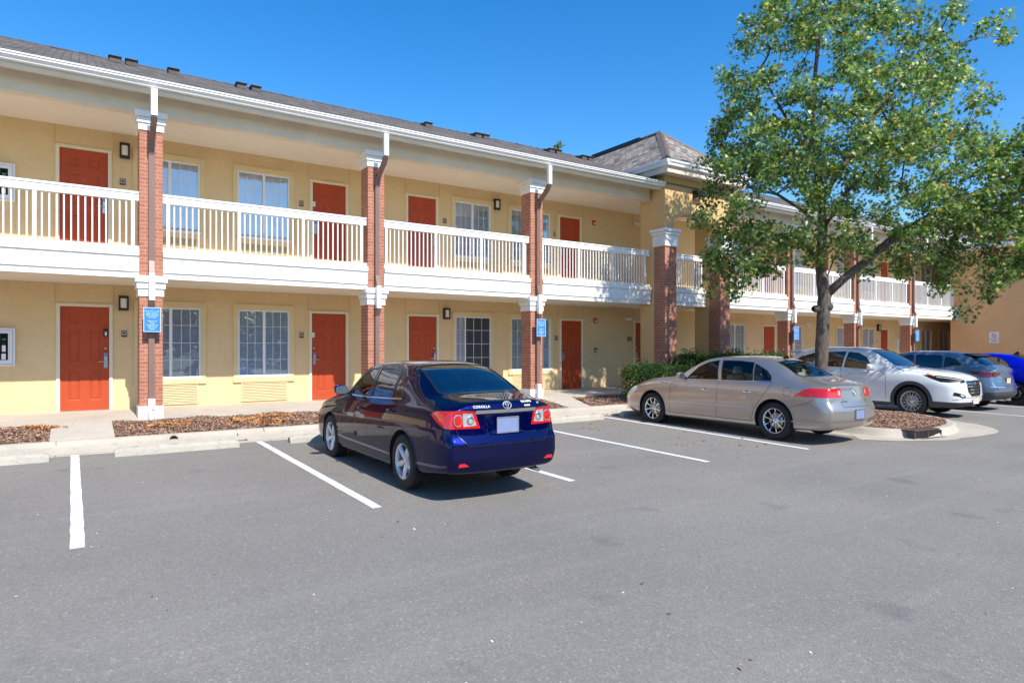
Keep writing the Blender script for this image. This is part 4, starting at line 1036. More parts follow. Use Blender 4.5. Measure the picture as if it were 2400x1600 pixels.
def circ(cx, cz, r, n=28, a0=0, a1=360): return [(cx+r*math.cos(R(a0+(a1-a0)*k/n)), cz+r*math.sin(R(a0+(a1-a0)*k/n))) for k in range(n + (0 if a1-a0 == 360 else 1))]
def wheel_set(root, sp):
    r, wd, rr = sp['tr'], sp['tw'], sp['rr']
    ty = MB(); ty.lathe([(rr-.012, -.0), (rr+.004, -.008), (rr+.03, -.012), (r-.035, -.010), (r-.012, .006), (r, .028), (r, .06), (r-.006, .064), (r-.006, .07), (r, .074), (r, wd-.074), (r-.006, wd-.07), (r-.006, wd-.064), (r, wd-.06), (r, wd-.028), (r-.012, wd-.006), (r-.035, wd+.01), (rr+.004, wd+.008), (rr-.012, wd)], (0, 0, 0), 56, 'y')
    rim = MB(); rim.lathe([(rr+.003, .002), (rr, -.004), (rr-.010, -.003), (rr-.018, .012), (rr-.024, .05), (rr-.03, wd-.03), (rr-.02, wd)], (0, 0, 0), 56, 'y')
    rim.lathe([(0, -.004+sp.get('dish', .02)), (.030, -.002+sp.get('dish', .02)), (.034, .004+sp.get('dish', .02)), (.062, .012+sp.get('dish', .02)), (.066, .06)], (0, 0, 0), 28, 'y')
    def spoke(a, w0, w1, r0, r1, y0, y1, skew=0, m=0):
        ca, sa = math.cos(a), math.sin(a); v = []
        n = 6
        for k in range(n+1):
            t = k/n; rad = r0+(r1-r0)*t; wdt = (w0+(w1-w0)*t)*(1+.10*math.sin(math.pi*t)*(1 if w0 > .03 else 0)); y = y0+(y1-y0)*t-.006*math.sin(math.pi*t); sk = skew*t
            for sx, dy in ((-1, .022), (-.62, 0), (.62, 0), (1, .022)):
                q = sk+sx*wdt/2; v.append((ca*rad-sa*q, y+dy, sa*rad+ca*q))
        f = []
        for k in range(n):
            for s_ in range(3): f.append((k*4+s_, k*4+s_+1, (k+1)*4+s_+1, (k+1)*4+s_))
        rim.add(v, f, m)
    di = sp.get('dish', .02)
    for k in range(sp['spokes']):
        a = 2*math.pi*k/sp['spokes']+math.pi/2
        if sp['style'] == 'five':
            spoke(a, .066, .060, .035, rr-.012, di+.004, .004); 
        elif sp['style'] == 'multi': spoke(a, .020, .030, .035, rr-.014, di+.004, .006)
        else:
            spoke(a, .026, .022, .04, rr-.014, di, .004, .046); spoke(a, .026, .022, .04, rr-.014, di, .004, -.046); spoke(a+math.pi/sp['spokes'], .020, .015, .055, rr-.014, di+.006, .006, .028); spoke(a+math.pi/sp['spokes'], .020, .015, .055, rr-.014, di+.006, .006, -.028)
    for k in range(5):
        a = 2*math.pi*k/5+math.pi/2+math.pi/5; rim.lathe([(.008, di+.002), (.008, di+.014)], (.045*math.cos(a), 0, .045*math.sin(a)), 8, 'y', 1)
    hub = MB(); hub.lathe([(0, .07), (.135, .07), (.14, .075), (.14, .09), (.05, .10)], (0, 0, 0), 32, 'y', 0); hub.lathe([(0, .105), (rr-.028, .105)], (0, 0, 0), 32, 'y', 1)
    tm = ty.build('tyre', [RUBBER], link_it=False); rm = rim.build('rim', [sp.get('rimmat', ALLOY), BLACK], link_it=False); hm = hub.build('wheel', [STEEL, DARKIN], link_it=False)
    for hx in sp['hubs']:
        for sgn in (1, -1):
            # meshes have their outer face towards -y; turn half round for the other side
            w_ = link('wheel', hm, root); yo = sp['track']; w_.location = (hx, -yo*sgn if sgn > 0 else yo, sp['tr']-.003)
            w_.rotation_euler = (0, random.uniform(0, 6), 0 if sgn > 0 else math.pi)
            if sgn < 0: w_.rotation_euler = (0, random.uniform(0, 6), math.pi)
            link('tyre', tm, w_); link('rim', rm, w_)
def rbox(mb, c, s, rot=0, m=0):  # box rotated about y, for seats
    ca, sa = math.cos(rot), math.sin(rot); v = []
    for dz in (-1, 1):
        for dx_, dy in ((-1,-1),(1,-1),(1,1),(-1,1)):
            x, z = dx_*s[0]/2*(.9 if dz > 0 else 1), dz*s[2]/2; v.append((c[0]+x*ca+z*sa, c[1]+dy*s[1]/2*(.92 if dz > 0 else 1), c[2]-x*sa+z*ca))
    mb.add(v, [(0,3,2,1),(4,5,6,7),(0,1,5,4),(1,2,6,5),(2,3,7,6),(3,0,4,7)], m)
def interior(root, sp):
    fx, rx = sp['seats']; sm = sp.get('seatmat', SEAT); H = sp.get('seath', .50)
    inn = MB(); inn.box(sp['cab'][0]-.25, sp['cab'][1]+.35, -.74, .74, .27, .30); inn.box(sp['cab'][0]-.25, sp['cab'][0]+.20, -.70, .70, .55, sp['dash']); inn.box(sp['cab'][1]-.02, sp['cab'][1]+.36, -.62, .62, sp['dash']-.15, sp['dash']-.10)
    inn.build('interior_trim', [DARKIN], root, bevel=.03)
    for sy in (-.37, .37):
        mb = MB(); rbox(mb, (fx-.1, sy, H-.02), (.50, .50, .16)); rbox(mb, (fx+.22, sy, H+.30), (.16, .48, .60), .30); rbox(mb, (fx+.345, sy, H+.69), (.10, .26, .17), .2)
        mb.build('front_seat', [sm], root, bevel=.05)
    mb = MB(); rbox(mb, (rx-.1, 0, H-.02), (.50, 1.25, .16)); rbox(mb, (rx+.24, 0, H+.26), (.16, 1.25, .56), .40)
    for sy in (-.38, .38): rbox(mb, (rx+.37, sy, H+.60), (.09, .26, .13), .3)
    mb.build('rear_seat', [sm], root, bevel=.05)
    mb = MB(); n = 24; c = Vector((fx-.42, sp.get('wheel_y', -.37), H+.33)); pts = []
    for k in range(n+1):
        a = 2*math.pi*k/n; pts.append(c+Vector((math.sin(a)*.185*.45, math.cos(a)*.185, math.sin(a)*.185*.9)))
    mb.tube(pts, .014, 6); mb.tube([c, c+Vector((-.3, 0, -.15))], .03, 6); mb.build('steering_wheel', [BLACK], root)
def car(name, sp, loc, rz, label, cat='car', group=None):
    root = empty(name, loc, rz); root.scale = (1, sp.get('sy', .895), 1); tag(root, label, cat, group); P_ = sp['paint']; L = sp['L']
    bm = car_shell(sp); bvh = BVHTree.FromBMesh(bm)
    seam = MB(); trimk = MB(); chrome = MB()
    # glazing
    def side_pred(s_): return lambda c, n: c.y*s_ > .3
    for gpoly in sp['glass']:
        for s_ in (-1, 1):
            f = cut(bm, [('y', gpoly)], side_pred(s_)); extract(bm, f, 'side_window', sp['sideglass'], root, -.004)
            ribbon(trimk, bvh, gpoly, 'y', s_, .022, .0025, closed=True)
    if sp.get('beltchrome'):
        for s_ in (-1, 1): ribbon(chrome, bvh, sp['beltchrome'], 'y', s_, .016, .006)
    for key, nm, gm in (('wind', 'windscreen', sp['windglass']), ('back', 'rear_window', sp['backglass'])):
        P = sp[key]; f = cut(bm, [('z', P)], lambda c, n: c.z > sp['gz'] and n.z > .12); extract(bm, f, nm, gm, root, -.004)
        ribbon(trimk, bvh, P, 'z', 1, .028, .0025, closed=True)
    # wheel arches
    for hx in sp['hubs']:
        for s_ in (-1, 1):
            f = cut(bm, [('y', circ(hx, sp['tr']+.005, sp['ar'], 30))], lambda c, n: c.y*s_ > .55); bmesh.ops.delete(bm, geom=f, context='FACES')
            if sp.get('clad'): ribbon(trimk, bvh, circ(hx, sp['tr']+.005, sp['ar']+.035, 30, -25, 205), 'y', s_, .085, .006, 1)
            else: ribbon(seam, bvh, circ(hx, sp['tr']+.005, sp['ar']+.006, 30, -20, 200), 'y', s_, .016, .005, 1)
    for hx in sp['hubs']:
        for s_ in (-1, 1):
            lin = MB(); lin.lathe([(0, s_*.52), (sp['ar']+.012, s_*.52), (sp['ar']+.012, s_*(sp['track']+.0))], (hx, 0, sp['tr']+.005), 32, 'y')
            lo = lin.build('wheel_liner', [DARKIN], root); bm2 = bmesh.new(); bm2.from_mesh(lo.data)
            bmesh.ops.bisect_plane(bm2, geom=bm2.verts[:]+bm2.edges[:]+bm2.faces[:], plane_co=(0, 0, sp['zbmin']+.01), plane_no=(0, 0, -1), clear_outer=True); bm2.to_mesh(lo.data); bm2.free()
    # lamps and panels
    for nm, polys, pr, mt, push in sp['cuts']:
        for s_ in ((-1, 1) if pr != 'c' else (0,)):
            pp = [(a, [(s_*p, q) for p, q in P] if (a == 'x' and s_) else P) for a, P in polys]
            x_ok = (lambda c: c.x > L*.5) if any(a == 'x' for a, _ in polys) and sp['cutrear'](nm) else (lambda c: c.x < L*.5) if any(a == 'x' for a, _ in polys) else (lambda c: True)
            f = cut(bm, pp, lambda c, n: (s_ == 0 or c.y*s_ > 0) and x_ok(c)); 
            if f: extract(bm, f, nm, mt or P_, root, push)
    for axis, s_, pts, wdt, closed in sp['seams']:
        for q in ((-1, 1) if s_ == 0 else (s_,)):
            pts_ = [(p*q, z) for p, z in pts] if (axis == 'x' and s_ == 0) else pts
            if axis == 'z' and s_ == 0: pts_ = [(x, y*q) for x, y in pts]
            ribbon(seam, bvh, pts_, axis, q if axis == 'y' else (sp['endof'](pts) if axis == 'x' else 1), wdt, .0015, 0, closed)
    for axis, s_, pts, wdt, off in sp.get('chromes', []):
        for q in ((-1, 1) if s_ == 0 else (s_,)): ribbon(chrome, bvh, pts, axis, q, wdt, off)
    sp.get('extra', lambda *a: None)(root, bvh, bm)
    if sp.get('clad'):
        f = cut(bm, [('y', [(-.2, -.1), (L+.3, -.1), (L+.3, sp['clad']+.05), (L-.5, sp['clad']+.02), (3.0, sp['clad']-.06), (1.4, sp['clad']-.06), (.5, sp['clad']+.02), (-.2, sp['clad']+.0)])]); extract(bm, f, 'lower_cladding', CLAD, root)
    me = bpy.data.meshes.new('body'); bm.to_mesh(me); bm.free(); me.materials.append(P_); link('body', me, root)
    if seam.v: seam.build('panel_seam', [BLACK, P_], root, fixn=False)
    if trimk.v: trimk.build('window_trim', [BLACK, CLAD], root, fixn=False)
    if chrome.v: chrome.build('chrome_trim', [CHROME], root, fixn=False)
    wheel_set(root, sp); interior(root, sp)
    # door handles and mirrors
    for hx, hz in sp['handles']:
        for s_ in (-1, 1):
            h = caster(bvh, 'y', s_)(hx, hz)
            if not h: continue
            p = h[0]; mb = MB(); mb.tube([p+Vector((-.085, s_*.004, 0)), p+Vector((-.065, s_*.032, .004)), p+Vector((0, s_*.040, .006)), p+Vector((.065, s_*.034, .004)), p+Vector((.085, s_*.006, 0))], [.010, .014, .015, .014, .010], 8)
            mb.lathe([(0, s_*.0015), (.035, s_*.002)], (p.x-.01, p.y, p.z-.004), 16, 'y', 1); mb.build('door_handle', [sp.get('handlemat', P_), BLACK], root)
    mx, mz = sp['mirror']
    for s_ in (-1, 1):
        h = caster(bvh, 'y', s_)(mx, mz); 
        if not h: continue
        p = h[0]; c = p+Vector((-.02, s_*.135, .055)); bmm = bmesh.new(); bmesh.ops.create_icosphere(bmm, subdivisions=3, radius=1)
        for v in bmm.verts:
            q = v.co; sx = math.copysign(abs(q.x)**.8, q.x); sy = math.copysign(abs(q.y)**.75, q.y); sz = math.copysign(abs(q.z)**.7, q.z)
            v.co = Vector((c.x+(min(sx, .35) if True else sx)*.085, c.y+sy*.112, c.z+sz*.070+ (sy*s_)*.012))
        for f in bmm.faces: f.smooth = True
        me = bpy.data.meshes.new('wing_mirror'); bmm.to_mesh(me); bmm.free(); me.materials.append(P_); mo = link('wing_mirror', me, root)
        gx = c.x+.35*.085+.0015; mb = MB(); pts = [(gx, c.y+math.copysign(abs(math.cos(a))**.6, math.cos(a))*.098, c.z+math.copysign(abs(math.sin(a))**.6, math.sin(a))*.056) for a in [2*math.pi*k/20 for k in range(20)]]
        mb.add(pts, [tuple(range(20))]); mb.build('mirror_glass', [STEEL], mo)
        mb = MB(); mb.tube([p+Vector((0, -s_*.01, .01)), c+Vector((0, -s_*.07, -.03))], [.03, .022], 8); mb.build('mirror_arm', [BLACK], mo)
    return root, bvh
def at_rear(bvh, y, z, L): h = caster(bvh, 'x', 1)(y, z); return h
def plate(root, bvh, y, z, wd, ht, end, mat, frame=CHROME):
    h = caster(bvh, 'x', end)(y, z); x = h[0].x; e = end
    mb = MB(); mb.box(min(x, x+e*.012), max(x, x+e*.012), y-wd/2, y+wd/2, z-ht/2, z+ht/2); o = mb.build('licence_plate', [mat], root, bevel=.003)
    mb = MB(); t = .010; a, b = sorted((x+e*.001, x+e*.017))
    mb.box(a, b, y-wd/2-t, y-wd/2, z-ht/2-t, z+ht/2+t); mb.box(a, b, y+wd/2, y+wd/2+t, z-ht/2-t, z+ht/2+t); mb.box(a, b, y-wd/2, y+wd/2, z+ht/2, z+ht/2+t); mb.box(a, b, y-wd/2, y+wd/2, z-ht/2-t, z-ht/2)
    mb.build('plate_frame', [frame], o)
    return o
def rear_text(root, bvh, body, y, z, size, mat, xs=1, bold=0, spacing=1, name='badge_lettering', end=1, tilt=None):
    h = caster(bvh, 'x', end)(y, z); me = text_mesh(body, size, mat, name, .002, bold=bold, spacing=spacing, xs=xs)
    o = link(name, me, root); n = h[1]; q = n.to_track_quat('Z', 'Y'); 
    # local frame: text x to the viewer's right seen from behind the end
    zx = Vector((0, 0, 1)); yv = (zx-n*zx.dot(n)).normalized(); xv = yv.cross(n)
    o.matrix_local = Matrix.Translation(h[0]+n*.003) @ Matrix((xv, yv, n)).transposed().to_4x4(); return o
def ring_badge(root, bvh, y, z, parts_fn, end=1, mat=CHROME, name='emblem'):
    h = caster(bvh, 'x', end)(y, z); n = h[1]; zx = Vector((0, 0, 1)); yv = (zx-n*zx.dot(n)).normalized(); xv = yv.cross(n)
    mb = MB(); parts_fn(mb); o = mb.build(name, [mat, BLACK], root); o.matrix_local = Matrix.Translation(h[0]+n*.004) @ Matrix((xv, yv, n)).transposed().to_4x4(); return o
def ellipse(mb, cx, cy, a, b, r=.005, n=28): mb.tube([(cx+a*math.cos(2*math.pi*k/n), cy+b*math.sin(2*math.pi*k/n), 0) for k in range(n+1)], r, 6, cap=False)

# dark blue saloon
def sedan_extra(root, bvh, bm):
    mb = MB(); ribbon(mb, bvh, [(-.44, .952), (.44, .952)], 'x', 1, .034, .012); ribbon(mb, bvh, [(-.44, .932), (.44, .932)], 'x', 1, .012, .004); mb.build('boot_garnish', [CHROME], root, fixn=False)
    plate(root, bvh, 0, .795, .305, .155, 1, PLATE)
    mb = MB()
    for s_ in (-1, 1): ribbon(mb, bvh, [(s_*.36, .915), (s_*.24, .70)], 'x', 1, .012, .003)
    ribbon(mb, bvh, [(-.24, .70), (.24, .70)], 'x', 1, .010, .003); mb.build('plate_recess_edge', [P_NAVY], root, fixn=False)
    rear_text(root, bvh, 'COROLLA', -.36, .998, .038, BADGE, 1.2, .0008, 1.12)
    rear_text(root, bvh, 'STAY HUMBLE', .31, 1.03, .043, WHITEB, .62, .0016, .95, 'sticker'); rear_text(root, bvh, 'HARD', .31, .99, .026, WHITEB, 1, .0014, 1.5, 'sticker')
    rear_text(root, bvh, 'LE', .49, 1.012, .030, BADGE, 1.2, .0015)
    ring_badge(root, bvh, 0, 1.005, lambda m: (ellipse(m, 0, 0, .060, .042, .0042), ellipse(m, 0, .004, .017, .034, .0028), ellipse(m, 0, .018, .044, .014, .0028)), mat=BADGE)
    for s_ in (-1, 1):  # lamp internals
        t = MB(); h = caster(bvh, 'x', 1)(s_*.66, .862)
        if h:
            t.lathe([(.0, .0), (.052, .004)], (h[0].x+.006, h[0].y, h[0].z), 20, 'x'); t.lathe([(.052, .003), (.060, .005), (.066, .002)], (h[0].x+.006, h[0].y, h[0].z), 24, 'x', 1)
        h = caster(bvh, 'x', 1)(s_*.50, .862); t.lathe([(.030, .005), (.044, .006), (.048, .003)], (h[0].x+.007, h[0].y, h[0].z), 20, 'x', 1); t.build('lamp_reflector', [TAILR, CHROME], root)
        h = caster(bvh, 'x', 1)(s_*.62, .40); MB().prism([(h[0].y-.075, .385), (h[0].y+.075, .385), (h[0].y+.06, .42), (h[0].y-.06, .42)], h[0].x-.01, h[0].x+.007, 'x').build('rear_reflector', [TAILR], root)
    MB().tube([(4.30, .52, .262), (4.56, .52, .252)], .026, 14).build('exhaust_tip', [STEEL], root)
SEDAN = dict(sy=.875, L=4.57, zbmin=.18, zm=.50, paint=P_NAVY, bulge=(.10, .20), hubs=(.95, 3.55), tr=.316, tw=.205, rr=.212, ar=.362, track=.865, spokes=5, style='five', dish=.03, gz=.90,
    st=[(0, .22, .66, .58, .60, .66, .47, .69), (.14, .20, .79, .66, .745, .745, .60, .775), (.42, .19, .855, .77, .81, .855, .62, .885), (.95, .18, .872, .85, .835, .93, .63, .97), (1.27, .18, .876, .89, .84, .985, .635, 1.03),
        (1.60, .18, .88, .925, .835, 1.17, .64, 1.225), (1.95, .18, .88, .945, .828, 1.345, .60, 1.40), (2.30, .18, .88, .955, .823, 1.39, .58, 1.452), (2.80, .18, .88, .965, .82, 1.395, .575, 1.468), (3.20, .18, .88, .98, .82, 1.37, .60, 1.448),
        (3.50, .185, .88, .99, .818, 1.305, .625, 1.39), (3.80, .20, .876, .995, .81, 1.19, .655, 1.26), (4.10, .235, .866, 1.0, .80, 1.085, .66, 1.12), (4.35, .27, .845, .985, .775, 1.045, .64, 1.08), (4.57, .30, .79, .955, .73, 1.01, .60, 1.045)],
    xr=[(.18, -.12), (.30, -.03), (.45, 0), (.62, -.01), (.665, -.03), (.70, -.055), (.92, -.075), (.97, -.06), (1.05, -.085), (1.2, -.10)], xf=[(.18, .14), (.32, .03), (.5, 0), (.62, .03), (.75, .14), (.9, .2)],
    glass=[[(1.62, .985), (2.40, .995), (2.33, 1.36), (2.12, 1.345), (1.93, 1.275)], [(2.47, .997), (3.10, 1.02), (3.08, 1.335), (2.75, 1.365), (2.40, 1.362)], [(3.135, 1.022), (3.40, 1.035), (3.38, 1.13), (3.30, 1.21), (3.12, 1.325)]],
    beltchrome=[(1.50, .972), (2.4, .982), (3.42, 1.022)], sideglass=CGLASS, windglass=CGLASS, backglass=CGLASSB,
    wind=[(1.32, -.50), (1.28, -.25), (1.27, 0), (1.28, .25), (1.32, .50), (1.37, .60), (1.95, .49), (1.98, 0), (1.95, -.49), (1.37, -.60)], back=[(3.36, -.53), (3.34, 0), (3.36, .53), (4.02, .605), (4.10, .56), (4.135, 0), (4.10, -.56), (4.02, -.605)],
    cuts=[('reverse_lamp', [('x', [(.425, .805), (.475, .930), (.595, .938), (.595, .795)])], 's', TAILC, .001), ('tail_lamp', [('x', [(.375, .775), (.44, .955), (.60, .970), (.95, .970), (.95, .80), (.70, .765)]), ('y', [(4.20, .915), (4.30, .955), (4.9, .985), (4.9, .745), (4.45, .785), (4.29, .865)])], 's', TAILR, -.002),
          ('boot_lid', [('x', [(-.60, .60), (.60, .60), (.68, .74), (.375, .773), (.44, .957), (.62, .985), (.62, 1.3), (-.62, 1.3), (-.62, .985), (-.44, .957), (-.375, .773), (-.68, .74)])], 'c', None, 0),
          ('headlamp', [('x', [(.40, .60), (.42, .70), (.95, .80), (.95, .64), (.7, .585)]), ('y', [(-.3, .5), (-.3, .8), (.50, .83), (.42, .68)])], 's', LENS, .002),
          ('grille', [('x', [(-.38, .57), (-.40, .655), (.40, .655), (.38, .57)])], 'c', BLACK, 0),
          ('front_door', [('y', [(1.42, .26), (2.40, .26), (2.44, .99), (1.60, .98), (1.44, .80)])], 's', None, 0), ('rear_door', [('y', [(2.41, .26), (3.12, .26), (3.16, .50), (3.36, .72), (3.44, 1.02), (2.45, .99)])], 's', None, 0),
          ('front_bumper', [('y', [(-.5, .15), (.56, .15), (.58, .55), (.42, .60), (-.5, .57)])], 'c', None, 0), ('rear_bumper', [('y', [(3.92, .17), (3.95, .55), (4.15, .655), (5, .655), (5, .1)])], 'c', None, 0)],
    cutrear=lambda nm: nm in ('tail_lamp', 'boot_lid', 'reverse_lamp'), endof=lambda pts: 1,
    seams=[('y', 0, [(1.42, .26), (1.44, .80), (1.58, .975)], .007, False), ('y', 0, [(2.405, .26), (2.44, .985)], .007, False), ('y', 0, [(1.42, .26), (3.11, .26), (3.16, .50), (3.36, .72), (3.45, 1.02)], .007, False), ('y', 0, [(3.90, .40), (3.96, .56), (4.16, .655), (4.45, .66)], .006, False),
           ('x', 0, [(0, .60), (.56, .60), (.66, .70), (.68, .765)], .008, False), ('z', 0, [(1.27, .72), (.9, .70), (.4, .66)], .006, False), ('z', 0, [(4.14, .60), (4.47, .62)], .007, False), ('y', 0, [(1.30, .30), (3.2, .30)], .010, False)],
    handles=[(2.22, .83), (3.20, .875)], mirror=(1.64, .985), cab=(1.5, 3.6), seats=(2.15, 3.0), dash=.95, extra=sedan_extra)
car('dark_blue_sedan', SEDAN, (3.88, 10.54, g(8.4)), R(-90), 'shiny dark blue sedan parked nose-in, nearest to the camera, with a blank rear plate', 'car')

# champagne saloon
def buick_extra(root, bvh, bm):
    plate(root, bvh, .0, .50, .30, .15, 1, PLATE, STEEL)
    def shields(m):
        ellipse(m, 0, 0, .052, .052, .005)
        for k in (-1, 0, 1):
            x, y = k*.024, -k*.018; m.add([(x-.012, y+.028, .002), (x+.016, y+.022, .002), (x+.012, y-.014, .002), (x-.004, y-.026, .002), (x-.016, y-.008, .002)], [(0,1,2,3,4)])
    ring_badge(root, bvh, 0, .86, shields)
    rear_text(root, bvh, 'LUCERNE', -.36, .72, .038, STEEL, 1.1, 0); rear_text(root, bvh, 'CXL', .40, .72, .036, STEEL, 1.1, 0)
    for s_ in (-1, 1):
        mb = MB()
        for k in range(3):
            h = caster(bvh, 'y', s_)(1.24+k*.075, .895-.003*k); mb.lathe([(0, 0), (.016, s_*.003), (.024, s_*.005), (.027, 0)], (h[0].x, h[0].y, h[0].z), 16, 'y', 0); mb.lathe([(0, s_*.006), (.013, s_*.006)], (h[0].x, h[0].y, h[0].z), 12, 'y', 1)
        mb.build('fender_portholes', [CHROME, BLACK], root)
        h = caster(bvh, 'y', s_)(4.33, .86)
    mb = MB(); ribbon(mb, bvh, circ(4.22, .855, .082, 24), 'y', -1, .005, .002, closed=True); mb.build('fuel_flap', [BLACK], root, fixn=False)
    mb = MB(); pass
    for q in (-1, 1):
        for P_m in ([(1.50, .52), (2.66, .53)], [(2.70, .53), (3.52, .545)]): mb = MB(); ribbon(mb, bvh, P_m, 'y', q, .024, .012); mb.build('side_moulding', [BADGE], root, fixn=False)
    mb = MB(); ribbon(mb, bvh, [(4.32, .36), (4.7, .375), (5.0, .38)], 'y', -1, .022, .008); ribbon(mb, bvh, [(-.8, .385), (.8, .385)], 'x', 1, .022, .008); mb.build('bumper_moulding', [P_GOLD], root, fixn=False)
    h = caster(bvh, 'z', 1)(3.62, 0); MB().prism([(0, 0), (.14, 0), (.13, .03), (.09, .065), (.06, .06)], -.012, .012, 'y').build('aerial_fin', [BLACK], root, (-h[0].x-.0, 0, -h[0].z+.01))
BSED = dict(L=5.16, zbmin=.19, zm=.52, paint=P_GOLD, bulge=(.13, .24), hubs=(1.03, 3.966), tr=.335, tw=.215, rr=.226, ar=.385, track=.905, spokes=9, style='multi', dish=.03, gz=.93, rimmat=CHROME, seatmat=SEATL,
    st=[(0, .25, .70, .58, .64, .655, .5, .69), (.16, .22, .83, .66, .79, .755, .64, .79), (.5, .20, .905, .785, .85, .875, .67, .91), (1.03, .19, .925, .875, .87, .955, .69, .995), (1.50, .19, .93, .925, .872, 1.01, .67, 1.055),
        (1.95, .19, .93, .955, .865, 1.215, .66, 1.265), (2.35, .19, .93, .97, .858, 1.375, .62, 1.42), (2.75, .19, .93, .98, .855, 1.405, .60, 1.466), (3.2, .19, .93, .988, .853, 1.40, .60, 1.473), (3.6, .19, .93, .997, .85, 1.355, .61, 1.435),
        (3.95, .195, .93, 1.0, .845, 1.26, .63, 1.335), (4.35, .20, .925, 1.0, .83, 1.11, .67, 1.155), (4.6, .21, .915, .995, .80, 1.045, .68, 1.08), (4.95, .22, .885, .97, .765, 1.0, .66, 1.03), (5.16, .25, .82, .935, .72, .965, .60, .995)],
    xr=[(.2, -.14), (.32, -.03), (.45, 0), (.60, 0), (.64, -.03), (.68, -.07), (.95, -.11), (1.1, -.16)], xf=[(.2, .12), (.35, .02), (.5, 0), (.65, .03), (.8, .14), (1, .2)],
    glass=[[(1.93, 1.005), (2.70, 1.015), (2.60, 1.375), (2.38, 1.335), (2.15, 1.235)], [(2.80, 1.017), (3.48, 1.03), (3.40, 1.345), (3.1, 1.372), (2.70, 1.375)], [(3.52, 1.03), (3.86, 1.04), (3.84, 1.11), (3.72, 1.21), (3.45, 1.325)]],
    beltchrome=[(1.80, .985), (2.7, .995), (3.5, 1.008), (3.90, 1.02)], sideglass=CGLASS, windglass=CGLASS, backglass=CGLASS,
    wind=[(1.56, -.52), (1.50, 0), (1.56, .52), (1.62, .62), (2.35, .50), (2.38, 0), (2.35, -.50), (1.62, -.62)], back=[(3.82, -.50), (3.80, 0), (3.82, .50), (4.34, .60), (4.42, .54), (4.45, 0), (4.42, -.54), (4.34, -.60)],
    cuts=[('reverse_lamp', [('x', [(.445, .835), (.445, .905), (.50, .91), (.50, .83)])], 's', TAILC, .002), ('tail_lamp', [('x', [(.41, .80), (.40, .90), (.44, .94), (1, .94), (1, .79), (.46, .785)]), ('y', [(4.42, .79), (4.62, .90), (4.80, .955), (5.5, .98), (5.5, .77), (4.85, .775)])], 's', TAILR, .002),
          ('boot_lid', [('x', [(-.50, .63), (.50, .63), (.40, .775), (.40, .90), (.44, .96), (.62, .98), (.62, 1.3), (-.62, 1.3), (-.62, .98), (-.44, .96), (-.40, .90), (-.40, .775)])], 'c', None, 0),
          ('headlamp', [('x', [(.50, .62), (.52, .76), (1, .78), (1, .60)]), ('y', [(-.3, .58), (-.3, .8), (.40, .80), (.46, .72), (.30, .61)])], 's', FROST, .002),
          ('grille', [('x', [(-.34, .48), (-.42, .66), (.42, .66), (.34, .48)])], 'c', CHROME, 0),
          ('front_door', [('y', [(1.52, .29), (2.70, .29), (2.74, 1.0), (1.80, .985), (1.54, .88)])], 's', None, 0), ('rear_door', [('y', [(2.72, .29), (3.50, .29), (3.56, .52), (3.78, .80), (3.90, 1.02), (2.76, 1.0)])], 's', None, 0),
          ('rear_bumper', [('y', [(4.30, .17), (4.34, .60), (4.62, .655), (5.6, .64), (5.6, .1)])], 'c', None, 0)],
    cutrear=lambda nm: nm in ('tail_lamp', 'boot_lid', 'reverse_lamp'), endof=lambda pts: 1,
    seams=[('y', 0, [(1.52, .29), (1.54, .88), (1.66, .97)], .007, False), ('y', 0, [(2.71, .29), (2.745, 1.0)], .007, False), ('y', 0, [(1.52, .29), (3.50, .29), (3.56, .52), (3.78, .80), (3.92, 1.02)], .007, False), ('y', 0, [(4.36, .60), (4.62, .655), (4.78, .70), (4.88, .775)], .006, False),
           ('x', 0, [(0, .63), (.46, .63), (.44, .70), (.40, .775)], .007, False), ('z', 0, [(4.46, .62), (4.98, .62)], .007, False), ('z', 0, [(1.5, .76), (.9, .74), (.35, .68)], .006, False)],
    handles=[(2.46, .80), (3.42, .81)], handlemat=CHROME, mirror=(1.90, 1.0), cab=(1.8, 4.0), seats=(2.5, 3.4), dash=.98, extra=buick_extra)
def remap(sp, f):
    mp = lambda P: [(f(a), b) for a, b in P]
    sp['st'] = [(f(q[0]), *q[1:]) for q in sp['st']]; sp['L'] = f(sp['L']); sp['x0'] = f(0)
    sp['glass'] = [mp(P) for P in sp['glass']]; sp['back'] = mp(sp['back']); sp['wind'] = mp(sp['wind'])
    if 'beltchrome' in sp: sp['beltchrome'] = mp(sp['beltchrome'])
    sp['cuts'] = [(n, [(a, mp(P) if a != 'x' else P) for a, P in pl], *q) for n, pl, *q in sp['cuts']]
    sp['seams'] = [(a, s_, mp(P) if a != 'x' else P, *q) for a, s_, P, *q in sp['seams']]
remap(BSED, lambda x: 3.966+(x-3.966)*.82 if x > 3.966 else (1.03-(1.03-x)*.86 if x < 1.03 else x))
BSED['sy'] = .86
car('champagne_sedan', BSED, (11.04, 11.02, g(8.4)), R(-90), 'dusty champagne gold sedan beside the tree island, with red tail lamps and worn bumper', 'car')

